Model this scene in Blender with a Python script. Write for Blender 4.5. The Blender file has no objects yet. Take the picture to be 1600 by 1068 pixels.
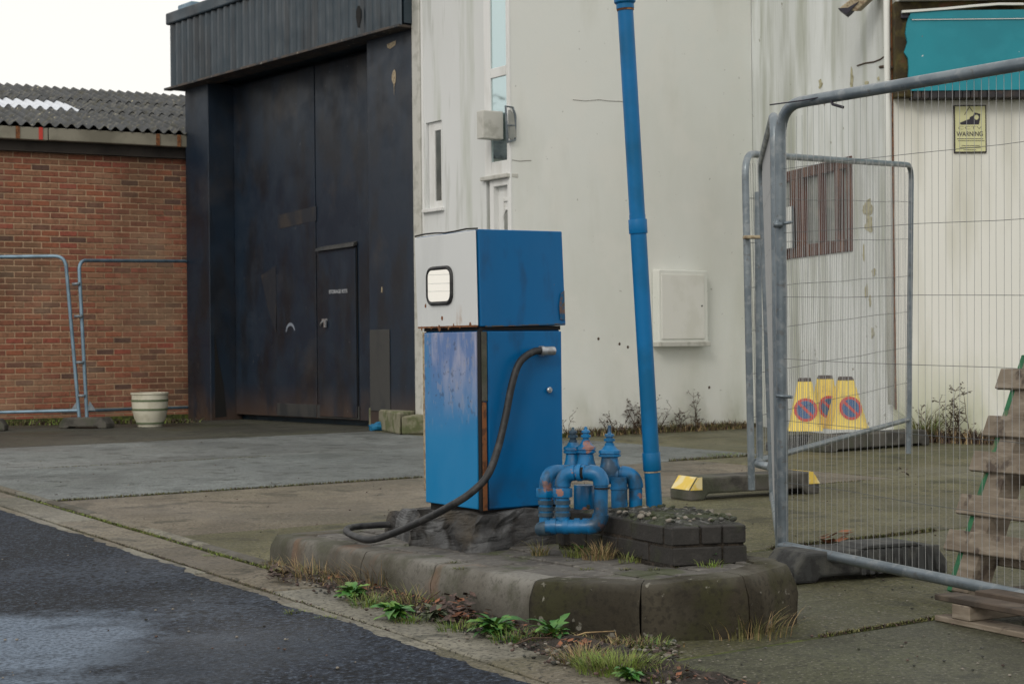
import bpy, bmesh, math, random
from mathutils import Vector, Matrix, noise
R = random.Random(7)
rad = math.radians
scene = bpy.context.scene
COL = scene.collection

# ------------------------------------------------------------------ camera, sky, sun, exposure
F = 2600.0; CH = 0.95; PITCH = math.atan(6 / F); ROLL = rad(0.6)
cam_d = bpy.data.cameras.new("camera"); cam = bpy.data.objects.new("camera", cam_d); COL.objects.link(cam)
cam_d.sensor_width = 36; cam_d.lens = F / 1600 * 36; cam_d.clip_end = 2000; cam_d.clip_start = 0.05
cam.matrix_world = Matrix.Translation((0, 0, CH)) @ Matrix.Rotation(rad(90) + PITCH, 4, 'X') @ Matrix.Rotation(-ROLL, 4, 'Z')
cam_d.dof.use_dof = True; cam_d.dof.focus_distance = 6.6; cam_d.dof.aperture_fstop = 11
scene.camera = cam

SUN_EL, SUN_AZ = 34, 203      # compass-like azimuth, 180 = behind the camera, 270 = left
world = bpy.data.worlds.new("World"); scene.world = world; world.use_nodes = True
wt = world.node_tree; wt.nodes.clear()
wo = wt.nodes.new('ShaderNodeOutputWorld'); wb = wt.nodes.new('ShaderNodeBackground')
sk = wt.nodes.new('ShaderNodeTexSky'); sk.sky_type = 'NISHITA'; sk.sun_disc = False
sk.sun_elevation = rad(SUN_EL); sk.sun_rotation = rad(SUN_AZ); sk.dust_density = 4; sk.air_density = 1.2
tcw = wt.nodes.new('ShaderNodeTexCoord'); mpw = wt.nodes.new('ShaderNodeMapping'); mpw.inputs['Scale'].default_value = (1, 1, 2.6)
nzw = wt.nodes.new('ShaderNodeTexNoise'); nzw.inputs['Scale'].default_value = 2.2; nzw.inputs['Detail'].default_value = 6
wt.links.new(tcw.outputs['Generated'], mpw.inputs[0]); wt.links.new(mpw.outputs[0], nzw.inputs['Vector'])
crw = wt.nodes.new('ShaderNodeValToRGB')
crw.color_ramp.elements[0].position = .32; crw.color_ramp.elements[0].color = (.93, .915, .885, 1)
crw.color_ramp.elements[1].position = .7; crw.color_ramp.elements[1].color = (1, .968, .91, 1)
wt.links.new(nzw.outputs['Fac'], crw.inputs[0])
vmw = wt.nodes.new('ShaderNodeVectorMath'); vmw.operation = 'SCALE'; vmw.inputs['Scale'].default_value = 11.5
wt.links.new(crw.outputs[0], vmw.inputs[0])
mxw = wt.nodes.new('ShaderNodeMix'); mxw.data_type = 'RGBA'; mxw.inputs['Factor'].default_value = .88
wt.links.new(sk.outputs[0], mxw.inputs['A']); wt.links.new(vmw.outputs[0], mxw.inputs['B'])
wt.links.new(mxw.outputs['Result'], wb.inputs['Color']); wb.inputs['Strength'].default_value = .1
wt.links.new(wb.outputs[0], wo.inputs[0])

sd = bpy.data.lights.new("sun", 'SUN'); sun = bpy.data.objects.new("sun", sd); COL.objects.link(sun)
sd.energy = .8; sd.angle = rad(16); sd.color = (1, .95, .87)
az = rad(SUN_AZ); sv = Vector((math.sin(az) * math.cos(rad(SUN_EL)), math.cos(az) * math.cos(rad(SUN_EL)), math.sin(rad(SUN_EL))))
sun.rotation_euler = sv.to_track_quat('Z', 'Y').to_euler()
vs = scene.view_settings; vs.view_transform = 'Standard'; vs.look = 'None'; vs.gamma = 1; vs.exposure = 0; vs.use_curve_mapping = False

# ------------------------------------------------------------------ survey helpers: photo bearing -> place
def ray(px, py):
    x, y = px - 800, py - 534
    ux = x * math.cos(ROLL) - y * math.sin(ROLL); uy = x * math.sin(ROLL) + y * math.cos(ROLL)
    f = Vector((0, math.cos(PITCH), math.sin(PITCH))); u = Vector((0, -math.sin(PITCH), math.cos(PITCH)))
    return f * F + Vector((1, 0, 0)) * ux - u * uy
O = Vector((0, 0, CH))
def G(px, py, z=0.0):
    d = ray(px, py); return O + d * ((z - CH) / d.z)
def P(px, py, Y):
    d = ray(px, py); return O + d * (Y / d.y)
def V(px, py, p0, d2, off=0.0):
    """point on a vertical plane through p0 along d2 (2D), moved off towards the camera along its normal"""
    n = Vector((-d2[1], d2[0], 0)).normalized()
    if n.y > 0: n = -n
    q = Vector((p0[0], p0[1], 0)) + n * off
    d = ray(px, py); return O + d * ((q - O).dot(n) / d.dot(n))

# ------------------------------------------------------------------ materials
def srgb(r, g, b):
    return tuple(((c / 255) / 12.92 if c / 255 <= .04045 else ((c / 255 + .055) / 1.055) ** 2.4) for c in (r, g, b))
MATS = {}
U = (1, 1, 1)
def mat(name, base, rough=.7, metal=0.0, layers=(), bump=None, rvar=None, spec=.5, coat=0, coords='world', transmission=0, alpha=1, spot=()):
    """layers: (colour, scale, lo, hi, (sx,sy,sz), strength[, zlo, zhi]) noise masks laid over base"""
    m = bpy.data.materials.new(name); m.use_nodes = True; nt = m.node_tree; N = nt.nodes; L = nt.links
    b = N['Principled BSDF']; b.inputs['Roughness'].default_value = rough; b.inputs['Metallic'].default_value = metal
    b.inputs['Specular IOR Level'].default_value = spec; b.inputs['Coat Weight'].default_value = coat
    b.inputs['Transmission Weight'].default_value = transmission
    if coords == 'world': src = N.new('ShaderNodeNewGeometry').outputs['Position']
    else: src = N.new('ShaderNodeTexCoord').outputs['Object']
    oi = N.new('ShaderNodeObjectInfo')
    cur = None
    def nz(scale, st, detail=5, rg=.55, seed=0):
        mp = N.new('ShaderNodeMapping'); mp.inputs['Scale'].default_value = st; mp.inputs['Location'].default_value = (seed * 3.1, seed * 1.7, seed * 2.3)
        L.new(src, mp.inputs[0]); t = N.new('ShaderNodeTexNoise'); t.inputs['Scale'].default_value = scale
        t.inputs['Detail'].default_value = detail; t.inputs['Roughness'].default_value = rg; L.new(mp.outputs[0], t.inputs['Vector']); return t.outputs['Fac']
    def mr(s, lo, hi, a=0, c=1):
        r = N.new('ShaderNodeMapRange'); r.inputs['From Min'].default_value = lo; r.inputs['From Max'].default_value = hi
        r.inputs['To Min'].default_value = a; r.inputs['To Max'].default_value = c; L.new(s, r.inputs['Value']); return r.outputs[0]
    def mul(a, c):
        q = N.new('ShaderNodeMath'); q.operation = 'MULTIPLY'; L.new(a, q.inputs[0])
        if isinstance(c, (int, float)): q.inputs[1].default_value = c
        else: L.new(c, q.inputs[1])
        return q.outputs[0]
    rgb = N.new('ShaderNodeRGB'); rgb.outputs[0].default_value = (*base, 1); cur = rgb.outputs[0]
    for i, ly in enumerate(layers):
        c, sc, lo, hi, st, k = ly[:6]
        lo, hi = .5 + (lo - .5) * .68, .5 + (hi - .5) * .68
        f = mul(mr(nz(sc, st, seed=i + 1 + len(name) % 5), lo, hi), k)
        if len(ly) > 6:
            sp = N.new('ShaderNodeSeparateXYZ'); L.new(src, sp.inputs[0])
            f = mul(f, mr(sp.outputs['Z'], ly[7], ly[6]))
        mx = N.new('ShaderNodeMix'); mx.data_type = 'RGBA'; L.new(f, mx.inputs['Factor']); L.new(cur, mx.inputs['A'])
        mx.inputs['B'].default_value = (*c, 1); cur = mx.outputs['Result']
    for (sx_, sy_, sr, scol, sk_) in spot:      # a paler bluish patch with a shape and place of its own
        vd = N.new('ShaderNodeVectorMath'); vd.operation = 'DISTANCE'; L.new(src, vd.inputs[0]); vd.inputs[1].default_value = (sx_, sy_, 0)
        ad = N.new('ShaderNodeMath'); ad.operation = 'MULTIPLY_ADD'; L.new(nz(2.6, U, 6, .65, 5), ad.inputs[0]); ad.inputs[1].default_value = -2.2 * sr; L.new(vd.outputs['Value'], ad.inputs[2])
        f = mul(mul(mr(ad.outputs[0], sr * .1, -sr * .35), sk_), mr(nz(60, U, 4, .6, 3), .38, .55, .35, 1))
        mx = N.new('ShaderNodeMix'); mx.data_type = 'RGBA'; L.new(f, mx.inputs['Factor']); L.new(cur, mx.inputs['A']); mx.inputs['B'].default_value = (*scol, 1); cur = mx.outputs['Result']
    L.new(cur, b.inputs['Base Color'])
    if rvar:
        sc, lo, hi, a, c = rvar; L.new(mr(nz(sc, (1, 1, 1), seed=9), lo, hi, a, c), b.inputs['Roughness'])
    if bump:
        bs = bump if isinstance(bump, list) else [bump]
        prev = None
        for (sc, strg, dist) in bs:
            bp = N.new('ShaderNodeBump'); bp.inputs['Strength'].default_value = strg; bp.inputs['Distance'].default_value = dist
            L.new(nz(sc, (1, 1, 1), 4, .6, 4), bp.inputs['Height'])
            if prev: L.new(prev, bp.inputs['Normal'])
            prev = bp.outputs[0]
        L.new(prev, b.inputs['Normal'])
    if alpha < 1: b.inputs['Alpha'].default_value = alpha
    MATS[name] = m
    return m
# concrete bays, each pour with its own tone
def conc(name, base, green=.3, wet=.5):
    d = tuple(c * .5 for c in base); l = tuple(min(1, c * 1.5) for c in base)
    return mat(name, base, .75, layers=[
        (d, .5, .45, .68, U, .7), (l, 1.1, .5, .75, U, .45), ((.05, .058, .02), .8, .5, .72, U, green),
        (tuple(c * .55 for c in base), 12, .48, .66, U, .5), ((.3, .28, .24), 75, .6, .74, U, .45), ((.018, .018, .016), 60, .54, .68, U, .75), ((.02, .022, .016), 5, .6, .7, U, .5),
        (d, 3.0, .56, .6, (1, .25, 1), .3), ((.3, .29, .25), 33, .86, .9, U, .6)],
        rvar=(.7, .42, .6, .5, .85), bump=[(55, .8, .006), (5, .3, .012)], spec=.3)
conc('concrete_blue', (.155, .172, .17), .12)
conc('concrete_blue2', (.175, .19, .187), .1)
conc('concrete_tan', (.175, .15, .112), .2)
conc('concrete_olive', (.125, .117, .062), .5)
conc('concrete_olive2', (.10, .096, .05), .5)
conc('concrete_dark', (.06, .062, .038), .5)
conc('concrete_far', (.07, .07, .055), .5)
conc('concrete_gutter', (.165, .145, .108), .35)
conc('concrete_gutter2', (.2, .19, .152), .3)
mat('moss', (.05, .065, .012), .95, layers=[((.1, .12, .02), 8, .45, .6, U, .9), ((.02, .018, .012), 20, .5, .6, U, .6)], bump=(60, 1, .02))
mat('soil', (.028, .022, .016), .95, layers=[((.06, .045, .032), 25, .5, .65, U, .8), ((.012, .01, .008), 12, .5, .6, U, .7)], bump=(60, 1, .02))
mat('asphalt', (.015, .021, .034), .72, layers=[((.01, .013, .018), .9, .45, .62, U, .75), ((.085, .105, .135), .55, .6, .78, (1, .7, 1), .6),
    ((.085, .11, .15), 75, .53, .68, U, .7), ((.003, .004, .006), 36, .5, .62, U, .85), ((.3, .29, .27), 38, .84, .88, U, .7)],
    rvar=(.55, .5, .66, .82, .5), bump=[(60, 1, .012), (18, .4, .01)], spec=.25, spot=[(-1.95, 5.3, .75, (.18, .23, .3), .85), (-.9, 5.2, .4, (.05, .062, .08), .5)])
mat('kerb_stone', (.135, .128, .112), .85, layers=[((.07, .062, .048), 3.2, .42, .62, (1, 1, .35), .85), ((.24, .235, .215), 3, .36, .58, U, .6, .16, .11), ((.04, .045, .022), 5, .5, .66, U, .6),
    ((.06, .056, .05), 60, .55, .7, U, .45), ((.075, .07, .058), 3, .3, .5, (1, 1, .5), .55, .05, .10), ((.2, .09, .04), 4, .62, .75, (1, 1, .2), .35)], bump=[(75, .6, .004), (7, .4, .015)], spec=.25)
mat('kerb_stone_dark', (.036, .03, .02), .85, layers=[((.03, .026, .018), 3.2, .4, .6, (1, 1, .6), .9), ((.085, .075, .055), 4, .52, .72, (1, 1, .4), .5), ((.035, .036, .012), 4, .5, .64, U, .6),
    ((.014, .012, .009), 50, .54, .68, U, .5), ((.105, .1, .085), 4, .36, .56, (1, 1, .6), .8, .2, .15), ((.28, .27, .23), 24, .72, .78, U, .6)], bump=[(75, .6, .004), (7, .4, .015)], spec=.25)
mat('paver', (.11, .104, .094), .8, layers=[((.06, .056, .052), 4, .42, .62, U, .8), ((.2, .19, .17), 25, .55, .72, U, .5), ((.05, .065, .02), 5, .56, .68, U, .6)], bump=(60, .5, .005), spec=.4)
mat('plinth_rock', (.055, .056, .058), .8, layers=[((.03, .028, .026), 7, .42, .6, U, .9), ((.16, .165, .17), 6, .5, .66, U, .7), ((.09, .075, .055), 5, .5, .7, U, .6)], bump=[(30, .6, .012), (80, .7, .004)], spec=.25)
mat('black_brick', (.024, .022, .02), .75, layers=[((.018, .017, .015), 9, .45, .65, U, .8), ((.05, .047, .042), 30, .6, .75, U, .4), ((.03, .036, .014), 8, .56, .7, U, .5)], bump=(60, .6, .005))
mat('rubble', (.06, .062, .055), .9, layers=[((.03, .03, .025), 22, .42, .58, U, .95), ((.22, .22, .21), 30, .56, .68, U, .7), ((.05, .065, .02), 6, .5, .65, U, .7)], bump=[(55, 1, .03)])
for i, c in enumerate([(.26, .10, .062), (.22, .09, .06), (.29, .108, .062), (.17, .09, .064), (.28, .14, .085), (.29, .088, .06), (.27, .14, .085), (.12, .07, .055)]):
    mat('brick_%d' % i, c, .9, layers=[(tuple(x * .55 for x in c), 30, .5, .7, U, .7), (tuple(x * 1.3 for x in c), 9, .5, .7, U, .4), ((.34, .25, .17), 1.3, .5, .72, U, .35), ((.1, .065, .04), .7, .5, .7, U, .5)], bump=(70, .5, .004), spec=.25)
mat('mortar', (.5, .35, .23), .95, layers=[((.3, .21, .13), 1.0, .45, .72, U, .7), ((.13, .1, .07), 15, .5, .7, U, .4)], bump=(80, .5, .004), spec=.2)
mat('navy_cladding', (.016, .034, .05), .45, layers=[((.05, .065, .08), 2, .5, .75, (1, 1, .25), .6), ((.014, .017, .021), 3, .5, .7, (1, 1, .2), .6), ((.1, .09, .08), 18, .7, .8, U, .25)], rvar=(3, .4, .7, .35, .6), bump=(9, .12, .01))
mat('navy_door', (.009, .019, .035), .5, layers=[((.01, .01, .012), 2.2, .45, .65, (1, 1, .4), .7), ((.02, .032, .05), 3, .6, .78, (1, 1, .3), .4), ((.065, .043, .032), 2.4, .25, .5, (1, 1, .5), .9, 0.05, .5),
    ((.25, .24, .22), 26, .83, .86, U, .7), ((.06, .05, .042), 1.0, .64, .8, U, .4)], rvar=(3, .4, .7, .4, .65), bump=(6, .15, .012))
mat('navy_scuffed', (.045, .046, .045), .6, layers=[((.02, .024, .028), 4, .45, .65, (1, 1, .4), .8)], bump=(20, .3, .005))
mat('patch_brown', (.036, .032, .03), .6, layers=[((.016, .02, .028), 3.5, .38, .56, (1, 1, .5), 1)])
mat('flashing_brown', (.07, .055, .045), .7, layers=[((.02, .028, .036), 5, .42, .6, U, .8), ((.3, .28, .24), 16, .7, .76, U, .8)])
mat('wire_dark', (.10, .11, .115), .6, metal=.3)
mat('rust_dull', (.09, .07, .055), .8, layers=[((.0, .085, .2), 30, .45, .56, U, .9), ((.16, .08, .035), 30, .56, .7, U, .8)])
mat('dark_gap', (.006, .006, .006), .9)
mat('rust', (.2, .075, .025), .9, layers=[((.07, .03, .015), 40, .45, .6, U, .8), ((.3, .16, .07), 25, .58, .7, U, .6)], bump=(60, .6, .004))
mat('spray_paint', (.4, .42, .45), .8)
cream_l = [((.62, .63, .57), .5, .42, .7, (1, 1, .5), .6), ((.5, .5, .42), 1.4, .55, .8, (1, 1, .3), .35), ((.3, .31, .2), 3, .35, .65, (1, 1, .4), .6, .0, .55),
           ((.12, .11, .09), 16, .8, .84, U, .5), ((.76, .76, .72), 2.0, .5, .7, U, .4)]
mat('cream_render', (.73, .75, .72), .85, layers=cream_l, bump=[(55, .35, .004), (3, .3, .02)], spec=.3)
mat('white_board', (.67, .69, .69), .6, layers=[((.33, .37, .27), 2.4, .48, .66, (1, 1, .1), .75), ((.6, .62, .6), 1, .4, .7, (1, 1, .3), .5), ((.32, .34, .29), 8, .6, .75, (1, 1, .1), .4)], bump=(30, .2, .003), spec=.4)
mat('peeling_wall', (.76, .79, .79), .8, layers=[((.36, .38, .3), 2.6, .52, .72, (1, 1, .15), .65), ((.5, .52, .5), 1, .4, .7, (1, 1, .3), .6), ((.27, .29, .2), 5, .5, .75, (1, 1, .1), .45),
    ((.25, .24, .18), 7, .8, .82, U, .8)], bump=[(12, .35, .01), (60, .3, .003)], spec=.3)
mat('right_wall', (.74, .745, .70), .8, layers=[((.45, .44, .34), 2.6, .5, .75, (1, 1, .15), .45), ((.42, .45, .25), 1.6, .42, .62, (1, 1, .4), .75, .0, .9), ((.12, .1, .07), 17, .86, .88, U, .8)], bump=[(50, .3, .004)], spec=.3)
mat('raw_render', (.45, .42, .28), .9, layers=[((.25, .24, .15), 20, .45, .65, U, .8)], bump=(40, .6, .006))
mat('white_upvc', (.72, .73, .72), .35, layers=[((.5, .5, .46), 5, .5, .75, (1, 1, .3), .5)])
mat('grey_upvc', (.5, .5, .46), .5, layers=[((.3, .3, .26), 8, .5, .7, U, .6)])
mat('meter_paint', (.72, .72, .68), .5, layers=[((.6, .6, .54), 3, .5, .7, U, .5)], bump=(4, .1, .01))
mat('glass_pane', (.5, .62, .64), .03, metal=.9)
mat('dial_glass', (.85, .83, .78), .06, metal=.92, bump=(14, .04, .004))
mat('dirty_glass', (.22, .24, .23), .15, layers=[((.33, .33, .3), 6, .4, .7, U, .7)], spec=.8)
mat('dim_glass', (.09, .1, .095), .12, layers=[((.15, .16, .15), 6, .4, .7, U, .6)], spec=.6)
mat('brown_wood', (.1, .045, .035), .75, layers=[((.2, .1, .06), 8, .5, .7, (1, 1, .2), .7), ((.04, .025, .02), 14, .5, .65, (1, 1, .2), .8)], bump=(40, .5, .004))
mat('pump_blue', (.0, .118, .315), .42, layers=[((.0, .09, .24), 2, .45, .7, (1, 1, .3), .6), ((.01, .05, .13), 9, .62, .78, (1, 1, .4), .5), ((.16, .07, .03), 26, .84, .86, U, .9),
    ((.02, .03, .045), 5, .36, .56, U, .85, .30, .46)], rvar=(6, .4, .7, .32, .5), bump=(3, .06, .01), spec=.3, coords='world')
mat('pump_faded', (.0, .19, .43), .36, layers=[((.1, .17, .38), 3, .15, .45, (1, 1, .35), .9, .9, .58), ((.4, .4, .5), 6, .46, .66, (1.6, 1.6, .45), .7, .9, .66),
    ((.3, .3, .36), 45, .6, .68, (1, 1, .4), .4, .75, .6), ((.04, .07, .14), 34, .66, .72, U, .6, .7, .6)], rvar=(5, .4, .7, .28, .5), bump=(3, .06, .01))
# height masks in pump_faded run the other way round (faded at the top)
mat('pump_white', (.62, .64, .64), .42, layers=[((.46, .48, .48), 4, .45, .7, (1, 1, .3), .5), ((.35, .2, .09), 14, .6, .72, (1, 1, .4), .7, 1.02, 1.12), ((.2, .13, .08), 30, .84, .88, U, .7)], rvar=(6, .4, .7, .3, .5), bump=(3, .06, .01))
mat('pole_blue', (.0, .14, .36), .42, layers=[((.0, .095, .21), 3, .42, .65, U, .7), ((.3, .11, .05), 13, .86, .875, U, .95)], bump=(45, .2, .003), spec=.3)
mat('pipe_blue', (.0, .14, .34), .42, layers=[((.0, .08, .2), 7, .42, .65, U, .7), ((.3, .13, .075), 15, .68, .71, U, .85), ((.015, .03, .045), 10, .48, .66, U, .8)], rvar=(9, .4, .6, .3, .6), bump=(45, .25, .003))
mat('pipe_dark', (.02, .05, .08), .5, layers=[((.05, .09, .12), 30, .5, .65, U, .7)], bump=(60, .4, .003))
mat('seam_tan', (.36, .3, .2), .7, layers=[((.12, .06, .03), 40, .5, .6, U, .6)])
mat('black_rubber', (.011, .012, .014), .55, layers=[((.05, .05, .05), 25, .5, .7, U, .6)], bump=(50, .3, .003))
mat('block_rubber', (.032, .034, .034), .8, layers=[((.075, .075, .065), 9, .45, .68, U, .8), ((.015, .015, .015), 20, .5, .6, U, .7)], bump=(60, .6, .005))
mat('block_grey', (.085, .08, .068), .85, layers=[((.035, .033, .028), 6, .45, .6, U, .85), ((.05, .06, .03), 4, .5, .65, U, .5)], bump=(60, .6, .006))
mat('galvanised', (.19, .225, .25), .5, metal=.45, layers=[((.12, .15, .175), 6, .4, .65, U, .8), ((.3, .32, .33), 22, .55, .7, U, .5), ((.12, .11, .1), 30, .68, .76, U, .5)], rvar=(14, .4, .7, .3, .58), bump=(60, .25, .002))
mat('galvanised_blue', (.2, .3, .38), .45, metal=.4, layers=[((.13, .2, .26), 6, .4, .65, U, .8)], bump=(60, .25, .002))
mat('wire', (.34, .35, .355), .6, metal=.3)
mat('chrome_grey', (.42, .44, .46), .35, metal=.7, layers=[((.2, .2, .2), 40, .5, .65, U, .5)])
mat('cone_yellow', (.82, .62, .11), .6, layers=[((.6, .43, .08), 9, .45, .7, (1, 1, .3), .7), ((.75, .58, .12), 7, .55, .75, U, .5), ((.1, .08, .03), 40, .7, .76, U, .5)], bump=(20, .3, .006))
mat('sign_blue', (.012, .08, .22), .5, layers=[((.03, .11, .25), 30, .5, .7, U, .6)])
mat('sign_red', (.5, .04, .025), .5)
mat('reflector_yellow', (.7, .5, .08), .5, layers=[((.75, .7, .5), 10, .45, .6, U, .6)])
mat('cap_brown', (.05, .035, .03), .7)
mat('timber', (.2, .165, .125), .9, layers=[((.09, .068, .05), 3, .44, .66, (1, 1, 6), .6), ((.3, .26, .21), 9, .5, .7, (1, 1, 5), .6), ((.05, .035, .028), 11, .6, .72, U, .8)], bump=[(20, .4, .006)])
mat('timber_dark', (.08, .06, .045), .9, layers=[((.035, .028, .022), 5, .45, .65, U, .8), ((.15, .12, .09), 9, .55, .7, U, .5)], bump=(20, .4, .006))
mat('timber_green', (.03, .16, .07), .8, layers=[((.2, .15, .09), 8, .5, .6, U, .8), ((.015, .08, .04), 14, .5, .65, U, .6)], bump=(40, .4, .004))
mat('teal_board', (.0, .235, .3), .5, layers=[((.0, .18, .235), 1.5, .4, .7, U, .6), ((.01, .26, .33), 5, .5, .7, U, .4), ((.65, .68, .64), 8, .80, .805, U, .9), ((.2, .07, .04), 13, .83, .84, U, .9)], bump=(6, .15, .01))
mat('rotten_wood', (.08, .065, .02), .95, layers=[((.035, .025, .012), 8, .42, .6, U, .9), ((.13, .05, .03), 4, .55, .65, U, .7)], bump=(30, .8, .01))
mat('dark_slats', (.025, .024, .028), .8, layers=[((.07, .05, .04), 9, .5, .7, U, .6)])
mat('sign_yellow', (.6, .6, .33), .5, layers=[((.68, .66, .4), 4, .4, .6, U, .6)])
mat('sign_black', (.02, .018, .03), .6)
mat('sign_frame', (.03, .025, .03), .6)
mat('roof_asbestos', (.062, .066, .07), .85, layers=[((.035, .038, .04), 3, .42, .62, U, .8), ((.15, .145, .12), 9, .56, .68, (1, 1, 1), .6), ((.05, .045, .02), 5, .55, .7, U, .5), ((.6, .55, .38), 12, .76, .79, U, .95)], bump=(30, .5, .01))
mat('roof_clear', (.62, .66, .72), .4, layers=[((.5, .52, .55), 8, .5, .7, U, .6)])
mat('gutter_concrete', (.25, .235, .185), .85, layers=[((.13, .12, .09), 2, .42, .65, U, .7)], bump=(40, .4, .006))
mat('soffit_dark', (.05, .042, .036), .9, layers=[((.02, .017, .015), 2, .4, .7, U, .8)])
mat('pot_glaze', (.56, .54, .44), .5, layers=[((.4, .38, .28), 8, .45, .7, U, .6)])
mat('pot_green', (.09, .12, .06), .7)
mat('stone_block', (.2, .19, .13), .9, layers=[((.09, .11, .04), 5, .45, .6, U, .8), ((.3, .29, .2), 9, .55, .7, U, .5)], bump=(40, .5, .008))
mat('blue_sheet', (.01, .16, .32), .5, layers=[((.0, .07, .16), 14, .45, .6, U, .7)], bump=(15, .5, .01))
mat('leaf_green', (.05, .17, .03), .5, layers=[((.015, .06, .012), 20, .45, .65, U, .7), ((.12, .24, .04), 14, .55, .7, U, .6)], bump=(60, .3, .003))
mat('leaf_bright', (.12, .24, .035), .5, layers=[((.05, .13, .02), 20, .45, .65, U, .6)])
mat('leaf_grey', (.11, .13, .08), .7, layers=[((.06, .08, .04), 20, .45, .65, U, .7)])
mat('grass_green', (.15, .23, .035), .7, layers=[((.2, .23, .05), 15, .45, .65, U, .7)])
mat('grass_olive', (.17, .16, .06), .8, layers=[((.08, .1, .03), 15, .45, .65, U, .7)])
mat('grass_dry', (.33, .24, .12), .85, layers=[((.13, .085, .045), 15, .45, .65, U, .7)])
mat('stem_brown', (.07, .045, .03), .9)
mat('leaf_dead', (.25, .1, .05), .85, layers=[((.1, .05, .03), 30, .45, .65, U, .7)])
mat('litter_dark', (.05, .035, .03), .9, layers=[((.14, .09, .075), 30, .5, .6, U, .7)])
mat('pebble', (.22, .2, .17), .85, layers=[((.1, .09, .07), 20, .45, .65, U, .8)])
mat('far_foliage', (.05, .075, .03), .9, layers=[((.02, .035, .015), .6, .4, .6, U, .8)])

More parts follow.
